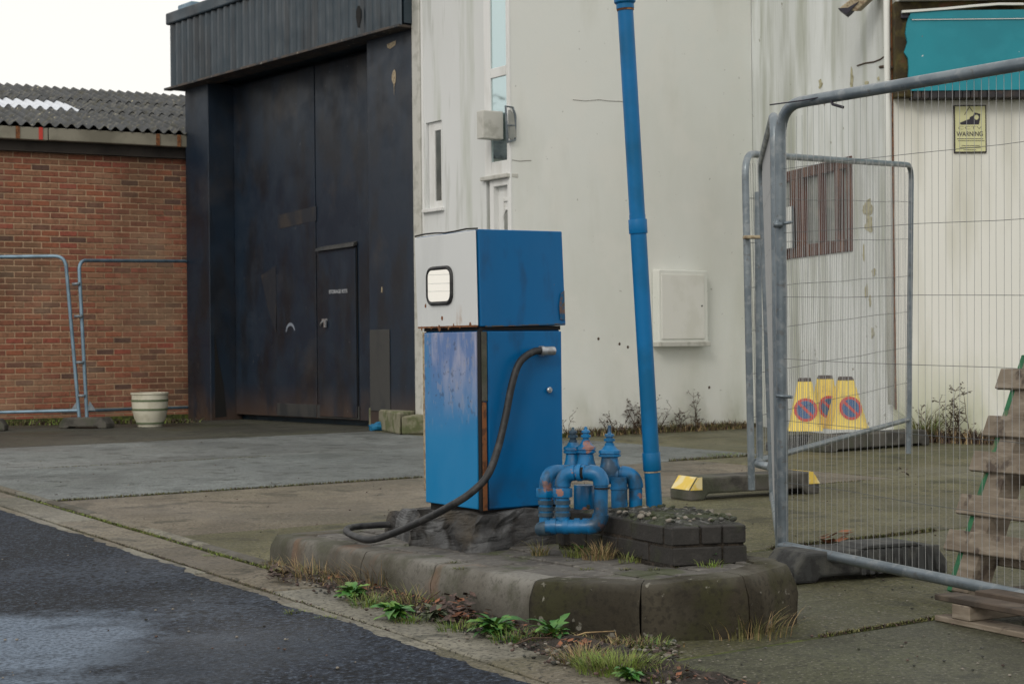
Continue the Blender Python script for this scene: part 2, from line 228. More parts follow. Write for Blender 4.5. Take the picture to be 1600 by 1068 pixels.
# ------------------------------------------------------------------ mesh kit
class MB:
    def __init__(s): s.v = []; s.f = []; s.mi = []; s.sm = []; s.m = 0
    def add(s, vs_, fs, smooth=False):
        k = len(s.v); s.v += [Vector(p) for p in vs_]
        for f in fs: s.f.append([i + k for i in f]); s.mi.append(s.m); s.sm.append(smooth)
    def hexa(s, a):                      # 8 points: bottom ring 0-3, top ring 4-7
        s.add(a, [(3, 2, 1, 0), (4, 5, 6, 7), (0, 1, 5, 4), (1, 2, 6, 5), (2, 3, 7, 6), (3, 0, 4, 7)])
    def box(s, x0, x1, y0, y1, z0, z1):
        s.hexa([(x0, y0, z0), (x1, y0, z0), (x1, y1, z0), (x0, y1, z0), (x0, y0, z1), (x1, y0, z1), (x1, y1, z1), (x0, y1, z1)])
    def bar(s, a, b, w, h, up=Vector((0, 0, 1))):      # square bar from a to b
        a, b = Vector(a), Vector(b); d = (b - a).normalized(); sd_ = d.cross(up)
        if sd_.length < 1e-4: sd_ = Vector((1, 0, 0))
        sd_.normalize(); u = sd_.cross(d).normalized()
        q = []
        for p in (a, b):
            q += [p - sd_ * w / 2 - u * h / 2, p + sd_ * w / 2 - u * h / 2, p + sd_ * w / 2 + u * h / 2, p - sd_ * w / 2 + u * h / 2]
        s.add(q, [(3, 2, 1, 0), (4, 5, 6, 7), (0, 1, 5, 4), (1, 2, 6, 5), (2, 3, 7, 6), (3, 0, 4, 7)])
    def tube(s, pts, r, n=10, caps=True):
        pts = [Vector(p) for p in pts]; rs = r if isinstance(r, (list, tuple)) else [r] * len(pts)
        t = (pts[1] - pts[0]).normalized(); ref = Vector((0, 0, 1)) if abs(t.z) < .9 else Vector((1, 0, 0))
        nrm = t.cross(ref).normalized(); rings = []
        for i, p in enumerate(pts):
            if i == 0: t = pts[1] - pts[0]
            elif i == len(pts) - 1: t = pts[-1] - pts[-2]
            else: t = (pts[i + 1] - p).normalized() + (p - pts[i - 1]).normalized()
            t.normalize(); nrm = (nrm - t * nrm.dot(t)).normalized(); bn = t.cross(nrm)
            rings.append([p + (nrm * math.cos(2 * math.pi * k / n) + bn * math.sin(2 * math.pi * k / n)) * rs[i] for k in range(n)])
        vs_ = [q for rg in rings for q in rg]; fs = []
        for i in range(len(pts) - 1):
            for k in range(n): a = i * n + k; b = i * n + (k + 1) % n; fs.append((a, b, b + n, a + n))
        s.add(vs_, fs, True)
        if caps:
            k = len(s.v) - len(vs_)
            s.f.append([k + i for i in range(n)][::-1]); s.mi.append(s.m); s.sm.append(False)
            s.f.append([len(s.v) - n + i for i in range(n)]); s.mi.append(s.m); s.sm.append(False)
    def lathe(s, prof, n=20, c=(0, 0, 0), axis=None):
        c = Vector(c); q = axis.to_track_quat('Z', 'Y') if axis else None
        vs_ = []
        for (r, z) in prof:
            for k in range(n):
                p = Vector((r * math.cos(2 * math.pi * k / n), r * math.sin(2 * math.pi * k / n), z))
                vs_.append(c + (q @ p if q else p))
        fs = [(i * n + k, i * n + (k + 1) % n, (i + 1) * n + (k + 1) % n, (i + 1) * n + k) for i in range(len(prof) - 1) for k in range(n)]
        s.add(vs_, fs, True)
        k0 = len(s.v) - len(vs_)
        s.f.append([k0 + i for i in range(n)][::-1]); s.mi.append(s.m); s.sm.append(False)
        s.f.append([len(s.v) - n + i for i in range(n)]); s.mi.append(s.m); s.sm.append(False)
    def prism(s, poly, z0, z1):
        n = len(poly); z0s = z0 if callable(z0) else (lambda p: z0); z1s = z1 if callable(z1) else (lambda p: z1)
        a = [(p[0], p[1], z0s(p)) for p in poly] + [(p[0], p[1], z1s(p)) for p in poly]
        s.add(a, [tuple(range(n))[::-1], tuple(range(n, 2 * n))] + [(i, (i + 1) % n, n + (i + 1) % n, n + i) for i in range(n)])
    def slab(s, poly3, off):             # planar outline given thickness along off
        n = len(poly3); off = Vector(off); a = [Vector(p) for p in poly3]; a += [p + off for p in a]
        s.add(a, [tuple(range(n)), tuple(range(n, 2 * n))[::-1]] + [(i, n + i, n + (i + 1) % n, (i + 1) % n) for i in range(n)])
    def build(s, name, m, parent=None, bevel=0, seg=2, label=None, kind=None, local=False):
        me = bpy.data.meshes.new(name)
        off = Vector((0, 0, 0))
        if parent is not None and not local:
            q = parent
            while q is not None: off += q.location; q = q.parent
        me.from_pydata([p - off for p in s.v], [], s.f)
        ms = m if isinstance(m, (list, tuple)) else [m]
        for k in ms: me.materials.append(MATS[k])
        me.polygons.foreach_set('material_index', s.mi); me.polygons.foreach_set('use_smooth', s.sm)
        bm = bmesh.new(); bm.from_mesh(me); bmesh.ops.recalc_face_normals(bm, faces=bm.faces)
        if bevel:
            es = [e for e in bm.edges if len(e.link_faces) == 2 and e.calc_face_angle(0) > .6]
            bmesh.ops.bevel(bm, geom=es, offset=bevel, segments=seg, profile=.5, affect='EDGES', clamp_overlap=True)
        for e in bm.edges:
            if len(e.link_faces) == 2 and e.calc_face_angle(0) > .62: e.smooth = False
        bm.to_mesh(me); bm.free(); me.update()
        o = bpy.data.objects.new(name, me); COL.objects.link(o)
        if parent is not None: o.parent = parent
        if label: o['label'] = label
        if kind: o['kind'] = kind
        return o
def part(name, m, parent, fn, **k):
    b = MB(); fn(b); return b.build(name, m, parent, **k)
def thing(name, loc, label, cat, group=None, rot=None):
    o = bpy.data.objects.new(name, None); o.empty_display_size = .1; COL.objects.link(o); o.location = loc
    o['label'] = label; o['category'] = cat
    if group: o['group'] = group
    if rot: o.rotation_euler = rot
    return o
def tag(o, label, cat, group=None):
    o['label'] = label; o['category'] = cat
    if group: o['group'] = group
    return o
def structure(name, loc=(0, 0, 0)):
    o = bpy.data.objects.new(name, None); COL.objects.link(o); o.location = loc; o['kind'] = 'structure'; return o
def origin_to_base(o):
    """give a single-mesh thing its origin at its own base"""
    vs_ = [v.co for v in o.data.vertices]; c = Vector((sum(v.x for v in vs_) / len(vs_), sum(v.y for v in vs_) / len(vs_), min(v.z for v in vs_)))
    o.data.transform(Matrix.Translation(-c)); o.location = o.location + c; return o
def v2(a, z=0): return Vector((a[0], a[1], z))

# ================================================================== GROUND
A2 = Vector((.506, -.863, 0)).normalized(); NK = Vector((.863, .506, 0)).normalized()     # along / across the road edge
B2 = Vector((.81, .586, 0)).normalized(); NB = Vector((-.586, .81, 0)).normalized()        # along / across the yard joints
def K(n, t): p = NK * n + A2 * t; return (p.x, p.y)
b = MB(); b.box(-300, 300, -300, 400, -.5, -.12); o = b.build('ground', 'soil'); o['kind'] = 'structure'
# road: a gridded sheet with a gentle uneven surface and a ragged edge against the gutter
b = MB(); nx, ny = 40, 400; vs_ = []
for j in range(ny + 1):
    t = -40 + 30 * j / 40 if j < 40 else (-10 + 10 * (j - 40) / 340 if j < 380 else 16 * (j - 380) / 20)
    for i in range(nx + 1):
        u = (i / nx) ** 2.2; n = 2.385 - 22 * u
        if i < 3: n += (.04 * noise.noise(Vector((t * 2.2, 0, 0))) + .03 * noise.noise(Vector((t * 9, 4, 0))) + .018 * noise.noise(Vector((t * 31, 2, 0)))) * (1 if i == 0 else .3)
        p = K(n, t); vs_.append((p[0], p[1], (.0045 if i < 3 else -.002) + .004 * noise.noise(Vector((p[0] * 1.5, p[1] * 1.5, 0)))))
b.add(vs_, [(j * (nx + 1) + i, j * (nx + 1) + i + 1, (j + 1) * (nx + 1) + i + 1, (j + 1) * (nx + 1) + i) for j in range(ny) for i in range(nx)], True)
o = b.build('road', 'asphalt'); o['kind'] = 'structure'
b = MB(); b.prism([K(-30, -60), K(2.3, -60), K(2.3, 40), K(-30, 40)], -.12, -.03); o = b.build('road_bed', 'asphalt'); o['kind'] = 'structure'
# gutter: two runs of cast concrete
def runs(parent, name, n0, n1, z0, z1, mats, lens, t0, t1, jit=.004, bev=.006, wob=.0):
    t = t0; i = 0
    while t < t1:
        L_ = lens * R.uniform(.85, 1.15); e = min(t + L_, t1); g = .004
        pts = []; k = 4
        for q in range(k + 1): tt = t + g + (e - t - 2 * g) * q / k; pts.append(K(n0 + wob * noise.noise(Vector((tt * 3, n0, 0))), tt))
        for q in range(k, -1, -1): tt = t + g + (e - t - 2 * g) * q / k; pts.append(K(n1 + wob * noise.noise(Vector((tt * 3, n1, 0))), tt))
        bb = MB(); dz = R.uniform(-jit, jit); bb.prism(pts, z0, z1 + dz)
        bb.build(name, mats[i % len(mats)], parent, bevel=bev, seg=1); t = e; i += 1
gut = structure('gutter')
runs(gut, 'channel_slab', 2.345, 2.452, -.1, -.001, ['concrete_gutter2', 'concrete_gutter'], 1.1, -14, 6, .002, .004, .012)
runs(gut, 'strip_slab', 2.464, 2.69, -.1, .004, ['concrete_gutter', 'concrete_tan', 'concrete_gutter2'], 1.6, -14, 6, .003, .005, .008)
b = MB(); b.prism([K(2.40, -14), K(2.86, -14), K(2.86, 6), K(2.40, 6)], -.115, -.008); b.build('joint_soil', 'moss', gut)
ker = structure('edging_kerb')
runs(ker, 'edging_stone', 2.725, 2.785, -.1, .016, ['concrete_gutter2', 'kerb_stone', 'concrete_gutter'], .9, -14, -6.08, .003, .01, .004)
# yard slabs
yard = structure('concrete_yard')
b = MB(); b.prism([K(2.80, -30), K(2.80, 8), K(22, 8), K(22, -30)], -.118, -.0035); b.build('joint_moss', 'moss', yard)
NBo = [.8, 2.2, 3.78, 5.53, 7.85, 10.2, 13.15, 16.2, 19.2, 22.5]
tones = ['concrete_dark', 'concrete_dark', 'concrete_olive2', 'concrete_olive', 'concrete_tan', 'concrete_blue', 'concrete_blue2', 'concrete_far', 'concrete_far']
def yard_pt(n, s):      # NB offset n, along B2 s
    return NB * n + B2 * s
for i in range(len(NBo) - 1):
    n0, n1 = NBo[i] + .009, NBo[i + 1] - .009
    # start on the kerb line (NK offset 2.79)
    def s_at(n): return (2.795 - NB.dot(NK) * n) / B2.dot(NK)
    cuts = [0, 5.4 + (i % 2) * .9, 12.5, 24]
    for c in range(3):
        a0 = s_at(n0) + cuts[c] + (.009 if c else 0); a1 = s_at(n1) + cuts[c] + (.009 if c else 0)
        e0 = s_at(n0) + cuts[c + 1] - .009; e1 = s_at(n1) + cuts[c + 1] - .009
        k = 14; pts = []
        for q in range(k + 1):
            s_ = a0 + (e0 - a0) * q / k; pts.append(yard_pt(n0 + .006 * noise.noise(Vector((s_ * 4, n0, 0))), s_))
        for q in range(k, -1, -1):
            s_ = a1 + (e1 - a1) * q / k; pts.append(yard_pt(n1 + .006 * noise.noise(Vector((s_ * 4, n1, 0))), s_))
        tn = tones[i]
        if i == 4 and c >= 1: tn = 'concrete_olive'
        if i == 5 and c >= 1: tn = 'concrete_olive'
        if i == 6 and c >= 1: tn = 'concrete_olive2'
        bb = MB(); bb.prism([(p.x, p.y) for p in pts], -.1, R.uniform(-.002, .002)); bb.build('concrete_slab', tn, yard, bevel=.006, seg=1)

# ================================================================== ISLAND
def itop(p): return .165 + .04 * p[0]
def g2(px, py, z=0): q = G(px, py, z); return Vector((q.x, q.y, 0))
isl = structure('fuel_island')
isl['label'] = 'raised kerbed island of grey concrete under the fuel pump'
front = [g2(422, 878), g2(555, 916), g2(668, 945), g2(827, 985), g2(1001, 1003), g2(1172, 995), g2(1246, 973)]
# straighten the long side onto the kerb line direction
s0, s1 = front[0], front[3]
for i in (1, 2): front[i] = s0 + (s1 - s0) * ((front[i] - s0).dot(s1 - s0) / (s1 - s0).length_squared)
backR = front[6] + Vector((-.03, .13, 0))
backL = g2(534, 825, .14) + Vector((.06, .05, 0)); bl0 = front[0] + Vector((.06, .09, 0))
KD = .125       # depth of a kerb stone back from its face
outline = front + [backR]
cen = Vector((.0, 6.5, 0))
def inner(i, d=KD):
    ps = outline
    p = ps[i]; a = ps[i - 1] if i > 0 else p; c = ps[i + 1] if i + 1 < len(ps) else p
    ns = []
    for u_, w_ in ((a, p), (p, c)):
        if (w_ - u_).length > 1e-6:
            t = (w_ - u_).normalized(); n_ = Vector((-t.y, t.x, 0)); ns.append(n_)
    n_ = sum(ns, Vector()).normalized()
    k = 1 / max(.5, n_.dot(ns[0])); return p + n_ * d * k
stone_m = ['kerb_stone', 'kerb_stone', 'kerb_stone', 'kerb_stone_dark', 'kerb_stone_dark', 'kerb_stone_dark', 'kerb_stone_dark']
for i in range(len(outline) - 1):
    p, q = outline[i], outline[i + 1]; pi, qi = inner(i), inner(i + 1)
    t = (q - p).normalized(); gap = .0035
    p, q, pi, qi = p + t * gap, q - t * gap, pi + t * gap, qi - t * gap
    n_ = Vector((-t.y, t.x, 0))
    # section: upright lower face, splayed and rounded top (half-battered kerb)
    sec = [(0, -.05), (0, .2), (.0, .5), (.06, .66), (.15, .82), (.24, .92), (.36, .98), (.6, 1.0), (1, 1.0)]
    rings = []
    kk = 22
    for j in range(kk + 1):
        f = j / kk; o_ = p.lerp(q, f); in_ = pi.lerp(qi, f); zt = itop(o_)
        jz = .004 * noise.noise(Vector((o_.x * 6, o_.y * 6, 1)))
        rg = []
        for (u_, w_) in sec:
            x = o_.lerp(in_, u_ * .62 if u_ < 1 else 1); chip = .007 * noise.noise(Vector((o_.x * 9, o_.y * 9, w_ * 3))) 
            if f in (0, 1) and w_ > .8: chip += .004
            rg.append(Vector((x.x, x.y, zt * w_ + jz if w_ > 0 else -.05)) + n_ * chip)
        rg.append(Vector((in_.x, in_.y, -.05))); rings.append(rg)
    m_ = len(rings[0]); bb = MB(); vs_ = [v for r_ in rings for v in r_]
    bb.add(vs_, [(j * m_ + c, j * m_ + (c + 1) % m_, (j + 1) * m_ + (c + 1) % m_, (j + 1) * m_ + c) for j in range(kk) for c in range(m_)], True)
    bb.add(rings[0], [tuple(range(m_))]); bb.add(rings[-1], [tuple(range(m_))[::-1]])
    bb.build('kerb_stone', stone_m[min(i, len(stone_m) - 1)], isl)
# left end kerb stones and back edge
def plain_kerb(p, q, m_, w=.125):
    t = (q - p).normalized(); n_ = Vector((-t.y, t.x, 0)); p, q = p + t * .004, q - t * .004
    a = [p, q, q + n_ * w, p + n_ * w]
    bb = MB(); bb.hexa([(c.x, c.y, -.05) for c in a] + [(c.x, c.y, itop(c) + .001) for c in a]); bb.build('kerb_stone', m_, isl, bevel=.02, seg=3)
lend = backL
plain_kerb(lend, front[0] + (lend - front[0]).normalized() * .05 + Vector((.02, .02, 0)), 'kerb_stone')
# core fill and paver bed
inn = [inner(i, KD - .002) for i in range(len(outline))]
core = [front[0].lerp(inn[0], 1), *inn[1:], backR + Vector((-.45, .75, 0)), backR + Vector((-.95, 1.5, 0)), backL + Vector((.35, .3, 0)), backL]
b = MB(); b.prism([(c.x, c.y) for c in core], -.05, lambda p: itop(p) - .013); b.build('paver_bed', 'soil', isl)
bk = [backR, backR + Vector((-.45, .75, 0)), backR + Vector((-.95, 1.5, 0)), backL + Vector((.35, .3, 0)), backL]
for i in range(len(bk) - 1):
    plain_kerb(bk[i], bk[i + 1], 'kerb_stone_dark', .08)
def inside(p, poly):
    c = False; n = len(poly)
    for i in range(n):
        a, d = poly[i], poly[(i + 1) % n]
        if (a.y > p.y) != (d.y > p.y) and p.x < (d.x - a.x) * (p.y - a.y) / (d.y - a.y) + a.x: c = not c
    return c
def clip_poly(poly, cl):      # Sutherland-Hodgman, cl convex CCW
    out = poly
    for i in range(len(cl)):
        a, d = cl[i], cl[(i + 1) % len(cl)]; e = d - a; res = []
        for j in range(len(out)):
            p, q = out[j], out[(j + 1) % len(out)]
            sp_, sq = e.x * (p.y - a.y) - e.y * (p.x - a.x), e.x * (q.y - a.y) - e.y * (q.x - a.x)
            if sp_ >= 0: res.append(p)
            if (sp_ >= 0) != (sq >= 0): res.append(p.lerp(q, sp_ / (sp_ - sq)))
        out = res
        if len(out) < 3: return []
    return out
pa = A2; pn = NK
for r_ in range(0, 16):
    for c_ in range(-14, 16):
        base = s0 + pn * (.06 + .102 * r_) + pa * (.203 * (c_ + .5 * (r_ % 2)))
        if not (5.3 < base.y < 8.2): continue
        q = [base, base + pa * .192, base + pa * .192 + pn * .091, base + pn * .091]
        area = clip_poly([v.copy() for v in q][::1], core if True else q)
        if len(area) < 3: continue
        w = 0
        for j in range(len(area)): a, d = area[j], area[(j + 1) % len(area)]; w += a.x * d.y - a.y * d.x
        if abs(w) / 2 < .002: continue
        dz = R.uniform(-.004, .003); bb = MB(); bb.prism([(v.x, v.y) for v in area], lambda p: itop(p) - .05, lambda p: itop(p) - .004 + dz)
        bb.build('paver', 'paver', isl, bevel=.004, seg=1)

# ================================================================== BROKEN CONCRETE PLINTH
def rockify(o, scale, amp, cuts=2):
    bm = bmesh.new(); bm.from_mesh(o.data)
    bmesh.ops.subdivide_edges(bm, edges=bm.edges, cuts=cuts, use_grid_fill=True)
    for v in bm.verts:
        w = v.co + o.location
        d = noise.noise_vector(w * scale) * amp + noise.noise_vector(w * scale * 3.2) * amp * .4; v.co += d
    bm.to_mesh(o.data); bm.free(); return o
pcor = Vector((-.124, 6.45, 0)); pl = Vector((-.547, .837, 0)); pr = Vector((.837, .547, 0))
PW, PD = .444, .384
ft = [pcor, pcor + pr * PD, pcor + pr * PD + pl * PW, pcor + pl * PW]
fb = [G(735, 862, .155), G(872, 852, .16), ft[2] + Vector((.1, .2, 0)), G(592, 832, .14) + Vector((.02, .05, 0)), G(640, 848, .15)]
topr = [ft[0] + Vector((0, -.02, 0)), ft[1] + Vector((.03, -.01, 0)), ft[2] + Vector((.02, .03, 0)), ft[3] + Vector((-.03, .0, 0)), ft[3].lerp(ft[0], .5) + Vector((-.04, -.03, 0))]
b = MB(); n5 = 5; rg = []
for (f, z) in ((0, .12), (.1, .22), (.55, .262), (.93, .292), (1, .30)):
    for k in range(5):
        a, c = fb[k], topr[k]; p = a.lerp(c, f); rg.append((p.x, p.y, z))
fs = [(i * 5 + k, i * 5 + (k + 1) % 5, (i + 1) * 5 + (k + 1) % 5, (i + 1) * 5 + k) for i in range(4) for k in range(5)] + [(20, 21, 22, 23, 24)]
b.add(rg, fs, False)
plinth = b.build('concrete_plinth', 'plinth_rock'); rockify(plinth, 6, .022, 9)
for v in plinth.data.vertices:
    w = v.co; d_, _ = noise.voronoi(Vector((w.x * 9, w.y * 9, w.z * 14))); f_ = (d_[1] - d_[0]); k_ = 1 if w.z < .27 else .25
    v.co = w + Vector((-.3, -.9, .1)) * (.03 * f_ - .012) * k_ + noise.noise_vector(w * 40) * .004 * k_; origin_to_base(plinth)
tag(plinth, 'rough broken grey concrete plinth under the blue pump', 'plinth')

# ================================================================== FUEL PUMP
pump = thing('fuel_pump', (pcor.x + .05, pcor.y + .2, .29), 'old blue and white fuel pump standing on a rough plinth', 'fuel pump')
Z0, Z1, Z2, Z3 = .312, 1.012, 1.026, 1.404
def pp(u, w, z): p = pcor + pl * u + pr * w; return Vector((p.x, p.y, z))     # u along the left face, w along the right face
def prect(b_, u0, u1, w0, w1, z0, z1): b_.hexa([pp(u0, w0, z0), pp(u0, w1, z0), pp(u1, w1, z0), pp(u1, w0, z0), pp(u0, w0, z1), pp(u0, w1, z1), pp(u1, w1, z1), pp(u1, w0, z1)])
part('body', 'pump_blue', pump, lambda b_: prect(b_, .012, PW, .014, PD, Z0, Z1), bevel=.004)
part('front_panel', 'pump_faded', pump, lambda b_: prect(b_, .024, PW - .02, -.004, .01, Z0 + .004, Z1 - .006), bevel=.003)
part('panel_edge', 'seam_tan', pump, lambda b_: prect(b_, PW - .018, PW, -.001, .012, Z0 + .05, Z1 - .003), bevel=.002)
part('side_panel', 'pump_blue', pump, lambda b_: prect(b_, -.004, .010, .034, PD - .002, Z0 + .006, Z1 - .006), bevel=.003)
part('corner_trim', 'rust', pump, lambda b_: prect(b_, -.002, .010, .006, .026, Z0, Z0 + .42), bevel=.001, label='rusty lower corner strip')
part('corner_trim', 'block_grey', pump, lambda b_: prect(b_, -.002, .010, .006, .030, Z0 + .425, Z1 - .006), bevel=.001)
part('corner_gap', 'dark_gap', pump, lambda b_: prect(b_, .0, .02, .0, .012, Z0, Z1))
part('base_shadow_gap', 'dark_gap', pump, lambda b_: prect(b_, .02, PW - .02, .02, PD - .02, Z0 - .03, Z0))  # near-black block that colours in the shaded void under the pump
head = part('head_housing', 'pump_blue', pump, lambda b_: b_.hexa(
    [pp(-.002, .004, Z2), pp(-.002, PD + .022, Z2 + .004), pp(PW + .03, PD + .02, Z2), pp(PW + .03, .004, Z2),
     pp(.004, .0, Z3), pp(.004, PD + .012, Z3 + .002), pp(PW + .045, PD + .012, Z3 - .002), pp(PW + .045, .0, Z3 - .004)]), bevel=.004)
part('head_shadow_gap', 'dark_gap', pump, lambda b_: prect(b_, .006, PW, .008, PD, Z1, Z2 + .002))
# white face of the head: rounded opening kept as a separate gasket and dial
def wf(u, z, off): return pp(u, -off, z)
part('white_face', 'pump_white', pump, lambda b_: b_.hexa(
    [wf(.006, Z2 + .004, .002), wf(.006, Z2 + .004, .009), wf(PW + .024, Z2 + .002, .009), wf(PW + .024, Z2 + .002, .002),
     wf(.012, Z3 - .004, .004), wf(.012, Z3 - .004, .011), wf(PW + .04, Z3 - .008, .011), wf(PW + .04, Z3 - .008, .004)]), bevel=.003)
part('top_lip', 'dark_gap', pump, lambda b_: b_.tube([wf(.0 + (PW + .04) * i / 6, Z3 + .002 + .003 * math.sin(i * 1.7), .007) for i in range(7)], .0035, 6))
def rrect(u0, u1, z0, z1, r, off, n=6, sk=0):
    pts = []
    for (cu, cz, a0) in ((u0 + r, z0 + r, 180), (u1 - r, z0 + r, 270), (u1 - r, z1 - r, 0), (u0 + r, z1 - r, 90)):
        for i in range(n + 1):
            a = rad(a0 + 90 * i / n); z = cz + r * math.sin(a); pts.append(wf(cu + r * math.cos(a) + sk * (z - z0), z, off))
    return pts
def uz(px, py):      # window corners read on the left face
    q = V(px, py, (pcor.x, pcor.y), (pl.x, pl.y)); return (q - pcor).dot(pl), q.z
(u1_, za), (u0_, zb) = uz(672, 475), uz(711, 417)
u0_, u1_ = min(u0_, u1_), max(u0_, u1_)
dial = part('dial_window', 'dial_glass', pump, lambda b_: b_.slab(rrect(u0_ + .012, u1_ - .012, za + .008, zb - .008, .03, .018), pr * .004))
def gasket(b_):
    lp = rrect(u0_ + .006, u1_ - .006, za, zb, .036, .014); lp.append(lp[0]); lp.append(lp[1]); b_.tube(lp, .0078, 8, caps=False)
part('window_gasket', 'black_rubber', dial, gasket)
def pale_bars(b_):
    for q in (.33, .55, .8):
        z = za + (zb - za) * q; b_.bar(wf(u0_ + .016, z, .0195), wf(u1_ - .016, z + .004, .0195), .001, .0022)
part('pane_line', 'cream_render', dial, pale_bars)  # thin pale bars laid across the glass
def rustmarks(b_):
    for (px, py, s_) in ((694, 497, .008), (690, 512, .012), (668, 478, .009), (712, 508, .006), (704, 512, .007), (677, 512, .007), (738, 508, .01), (662, 513, .007), (722, 511, .006)):
        u_, z = uz(px, py); b_.slab([wf(u_ + s_ * math.cos(a * .9) * R.uniform(.5, 1), z + s_ * 1.2 * math.sin(a * .9) * R.uniform(.5, 1.2), .0105) for a in range(7)], pr * .001)
part('rust_mark', 'rust', pump, rustmarks, kind='stuff')
part('rust_edge', 'rust', pump, lambda b_: prect(b_, .01, PW + .02, -.0095, -.002, Z2 - .001, Z2 + .006), label='orange rust line along the bottom of the white face')
nside0 = -pl
def sdp(px, py): return sd_(px, py, .0045)
for pts_ in ([(878, 458), (883, 454), (884, 500), (877, 499), (875, 478)], [(760, 508.5), (800, 508), (830, 506.5), (860, 505.5), (884, 504.5), (884, 506.5), (760, 510.5)]):
    part('rust_patch', 'rust_dull', pump, lambda b_: b_.slab([V(x - 1, y, ((pcor - pr * 0 + nside0 * .0).x, pcor.y), (pr.x, pr.y), .0075) for x, y in pts_], pl * .003))
# lock and hose coupling on the side
def sd_(px, py, off): q = V(px, py, (pcor.x, pcor.y), (pr.x, pr.y), off); return q
nside = -pl
lk = sd_(858, 609, .012)
part('lock', 'chrome_grey', pump, lambda b_: (b_.lathe([(.012, 0), (.012, .006), (.009, .009)], 16, lk, nside), b_.lathe([(.005, .009), (.005, .016)], 8, lk, nside)))
cp = sd_(856, 548, .035)
def coupling(b_):
    b_.lathe([(.02, -.03), (.02, .01), (.016, .02)], 14, cp, nside)
cpl = part('hose_coupling', 'chrome_grey', pump, lambda b_: (b_.tube([cp + pr * .028, cp + pr * -.022], .0185, 14), b_.tube([cp + pr * -.022, cp + pr * -.038], .021, 14), b_.tube([cp + pr * .015 - nside * .035, cp + pr * .015], .012, 10)))
# hose as its own smooth curve
def catmull(pts, n=8):
    out = []
    for i in range(len(pts) - 1):
        p0 = pts[max(i - 1, 0)]; p1 = pts[i]; p2 = pts[i + 1]; p3 = pts[min(i + 2, len(pts) - 1)]
        for k in range(n):
            t = k / n; out.append(.5 * ((2 * p1) + (-p0 + p2) * t + (2 * p0 - 5 * p1 + 4 * p2 - p3) * t * t + (-p0 + 3 * p1 - 3 * p2 + p3) * t ** 3))
    out.append(pts[-1]); return out
hp = [cp + pr * -.03, sd_(832, 550, .045), sd_(812, 566, .05), sd_(800, 600, .05), sd_(790, 650, .05), sd_(778, 700, .055), P(762, 742, 6.38), P(735, 770, 6.36), P(700, 792, 6.40), P(655, 815, 6.55),
      P(610, 834, 6.68), P(578, 843, 6.72), P(556, 838, 6.82), P(541, 829, 6.98), P(552, 823, 7.15), P(585, 820, 7.2), P(620, 818, 7.22)]
hp = [Vector((p.x, p.y, max(p.z, itop(p) + .017))) for p in hp]
hose = part('hose', 'black_rubber', pump, lambda b_: b_.tube(catmull(hp), .0145, 12))

# ================================================================== BRICK CHAMBER BESIDE THE PUMP
zc = .2
c0, c1, c2 = g2(1051, 879, zc), g2(1132, 880, zc), g2(1166, 874, zc)
c1 = c0.lerp(c2, .68)
c3 = c2 + Vector((-.02, .22, 0)); cl = g2(940, 862, .185); bkc = Vector((.45, 6.48, 0)); c4 = Vector((.70, 6.2, 0)); bl_ = Vector((.16, 6.42, 0))
cham = thing('brick_chamber', (c0.x - .1, c0.y + .3, .19), 'low black brick chamber topped with rough rubble beside the pipes', 'chamber')
ring = [cl, c0, c2, c3, c4, bkc]
def brickrun(p, q, z, L_, off, m_='black_brick', w=.1):
    t = (q - p).normalized(); n_ = Vector((-t.y, t.x, 0)); tot = (q - p).length; s_ = -off
    while s_ < tot:
        a, e = max(s_, 0), min(s_ + L_, tot)
        if e - a > .02:
            g = .004; dz = R.uniform(-.002, .002); dn = R.uniform(-.004, .004)
            a_, e_ = p + t * (a + g) + n_ * dn, p + t * (e - g) + n_ * dn
            bb = MB(); qd = [a_, e_, e_ + n_ * w, a_ + n_ * w]
            bb.hexa([(v.x, v.y, z + .004 + dz) for v in qd] + [(v.x, v.y, z + .066 + dz) for v in qd]); bb.build('brick', m_, cham, bevel=.004, seg=1)
        s_ += L_
for i, (p, q) in enumerate(((cl, c0), (c0, c1 + (c2 - c1) * .0), (c1, c2), (c2, c3), (c3, c4), (c4, bkc), (bkc, bl_), (bl_, cl))):
    brickrun(p, q, .185, .215, .0 if i % 2 else .1); brickrun(p, q, .254, .215, .11 if i % 2 else 0)
def shrink(poly, k): c = sum(poly, Vector()) / len(poly); return [p.lerp(c, k) for p in poly]
rp = [cl, c0, c1, c2, c3, c4, bkc, bl_]
b = MB(); b.prism([(p.x, p.y) for p in shrink(rp, .03)], .15, .312); b.build('mortar_core', 'soil', cham)
# rubble cap: domed grid
b = MB(); cc = sum(rp, Vector()) / len(rp); rings_ = 9; seg = 48; vs_ = []
def edge_at(a):
    d = Vector((math.cos(a), math.sin(a), 0)); best = 9
    pl_ = shrink(rp, .08)
    for i in range(len(pl_)):
        p, q = pl_[i], pl_[(i + 1) % len(pl_)]; e = q - p; den = d.x * e.y - d.y * e.x
        if abs(den) < 1e-9: continue
        t = ((p.x - cc.x) * e.y - (p.y - cc.y) * e.x) / den; u = ((p.x - cc.x) * d.y - (p.y - cc.y) * d.x) / den
        if t > 0 and -1e-6 <= u <= 1 + 1e-6: best = min(best, t)
    return best
for j in range(rings_ + 1):
    for k in range(seg):
        a = 2 * math.pi * k / seg; r_ = edge_at(a) * j / rings_; x, y = cc.x + math.cos(a) * r_, cc.y + math.sin(a) * r_
        z = .318 + .022 * (1 - (j / rings_) ** 3) + (.016 * noise.noise(Vector((x * 20, y * 20, 0))) + .012 * noise.noise(Vector((x * 45, y * 45, 3))) if j < rings_ else 0)
        vs_.append((x, y, z))
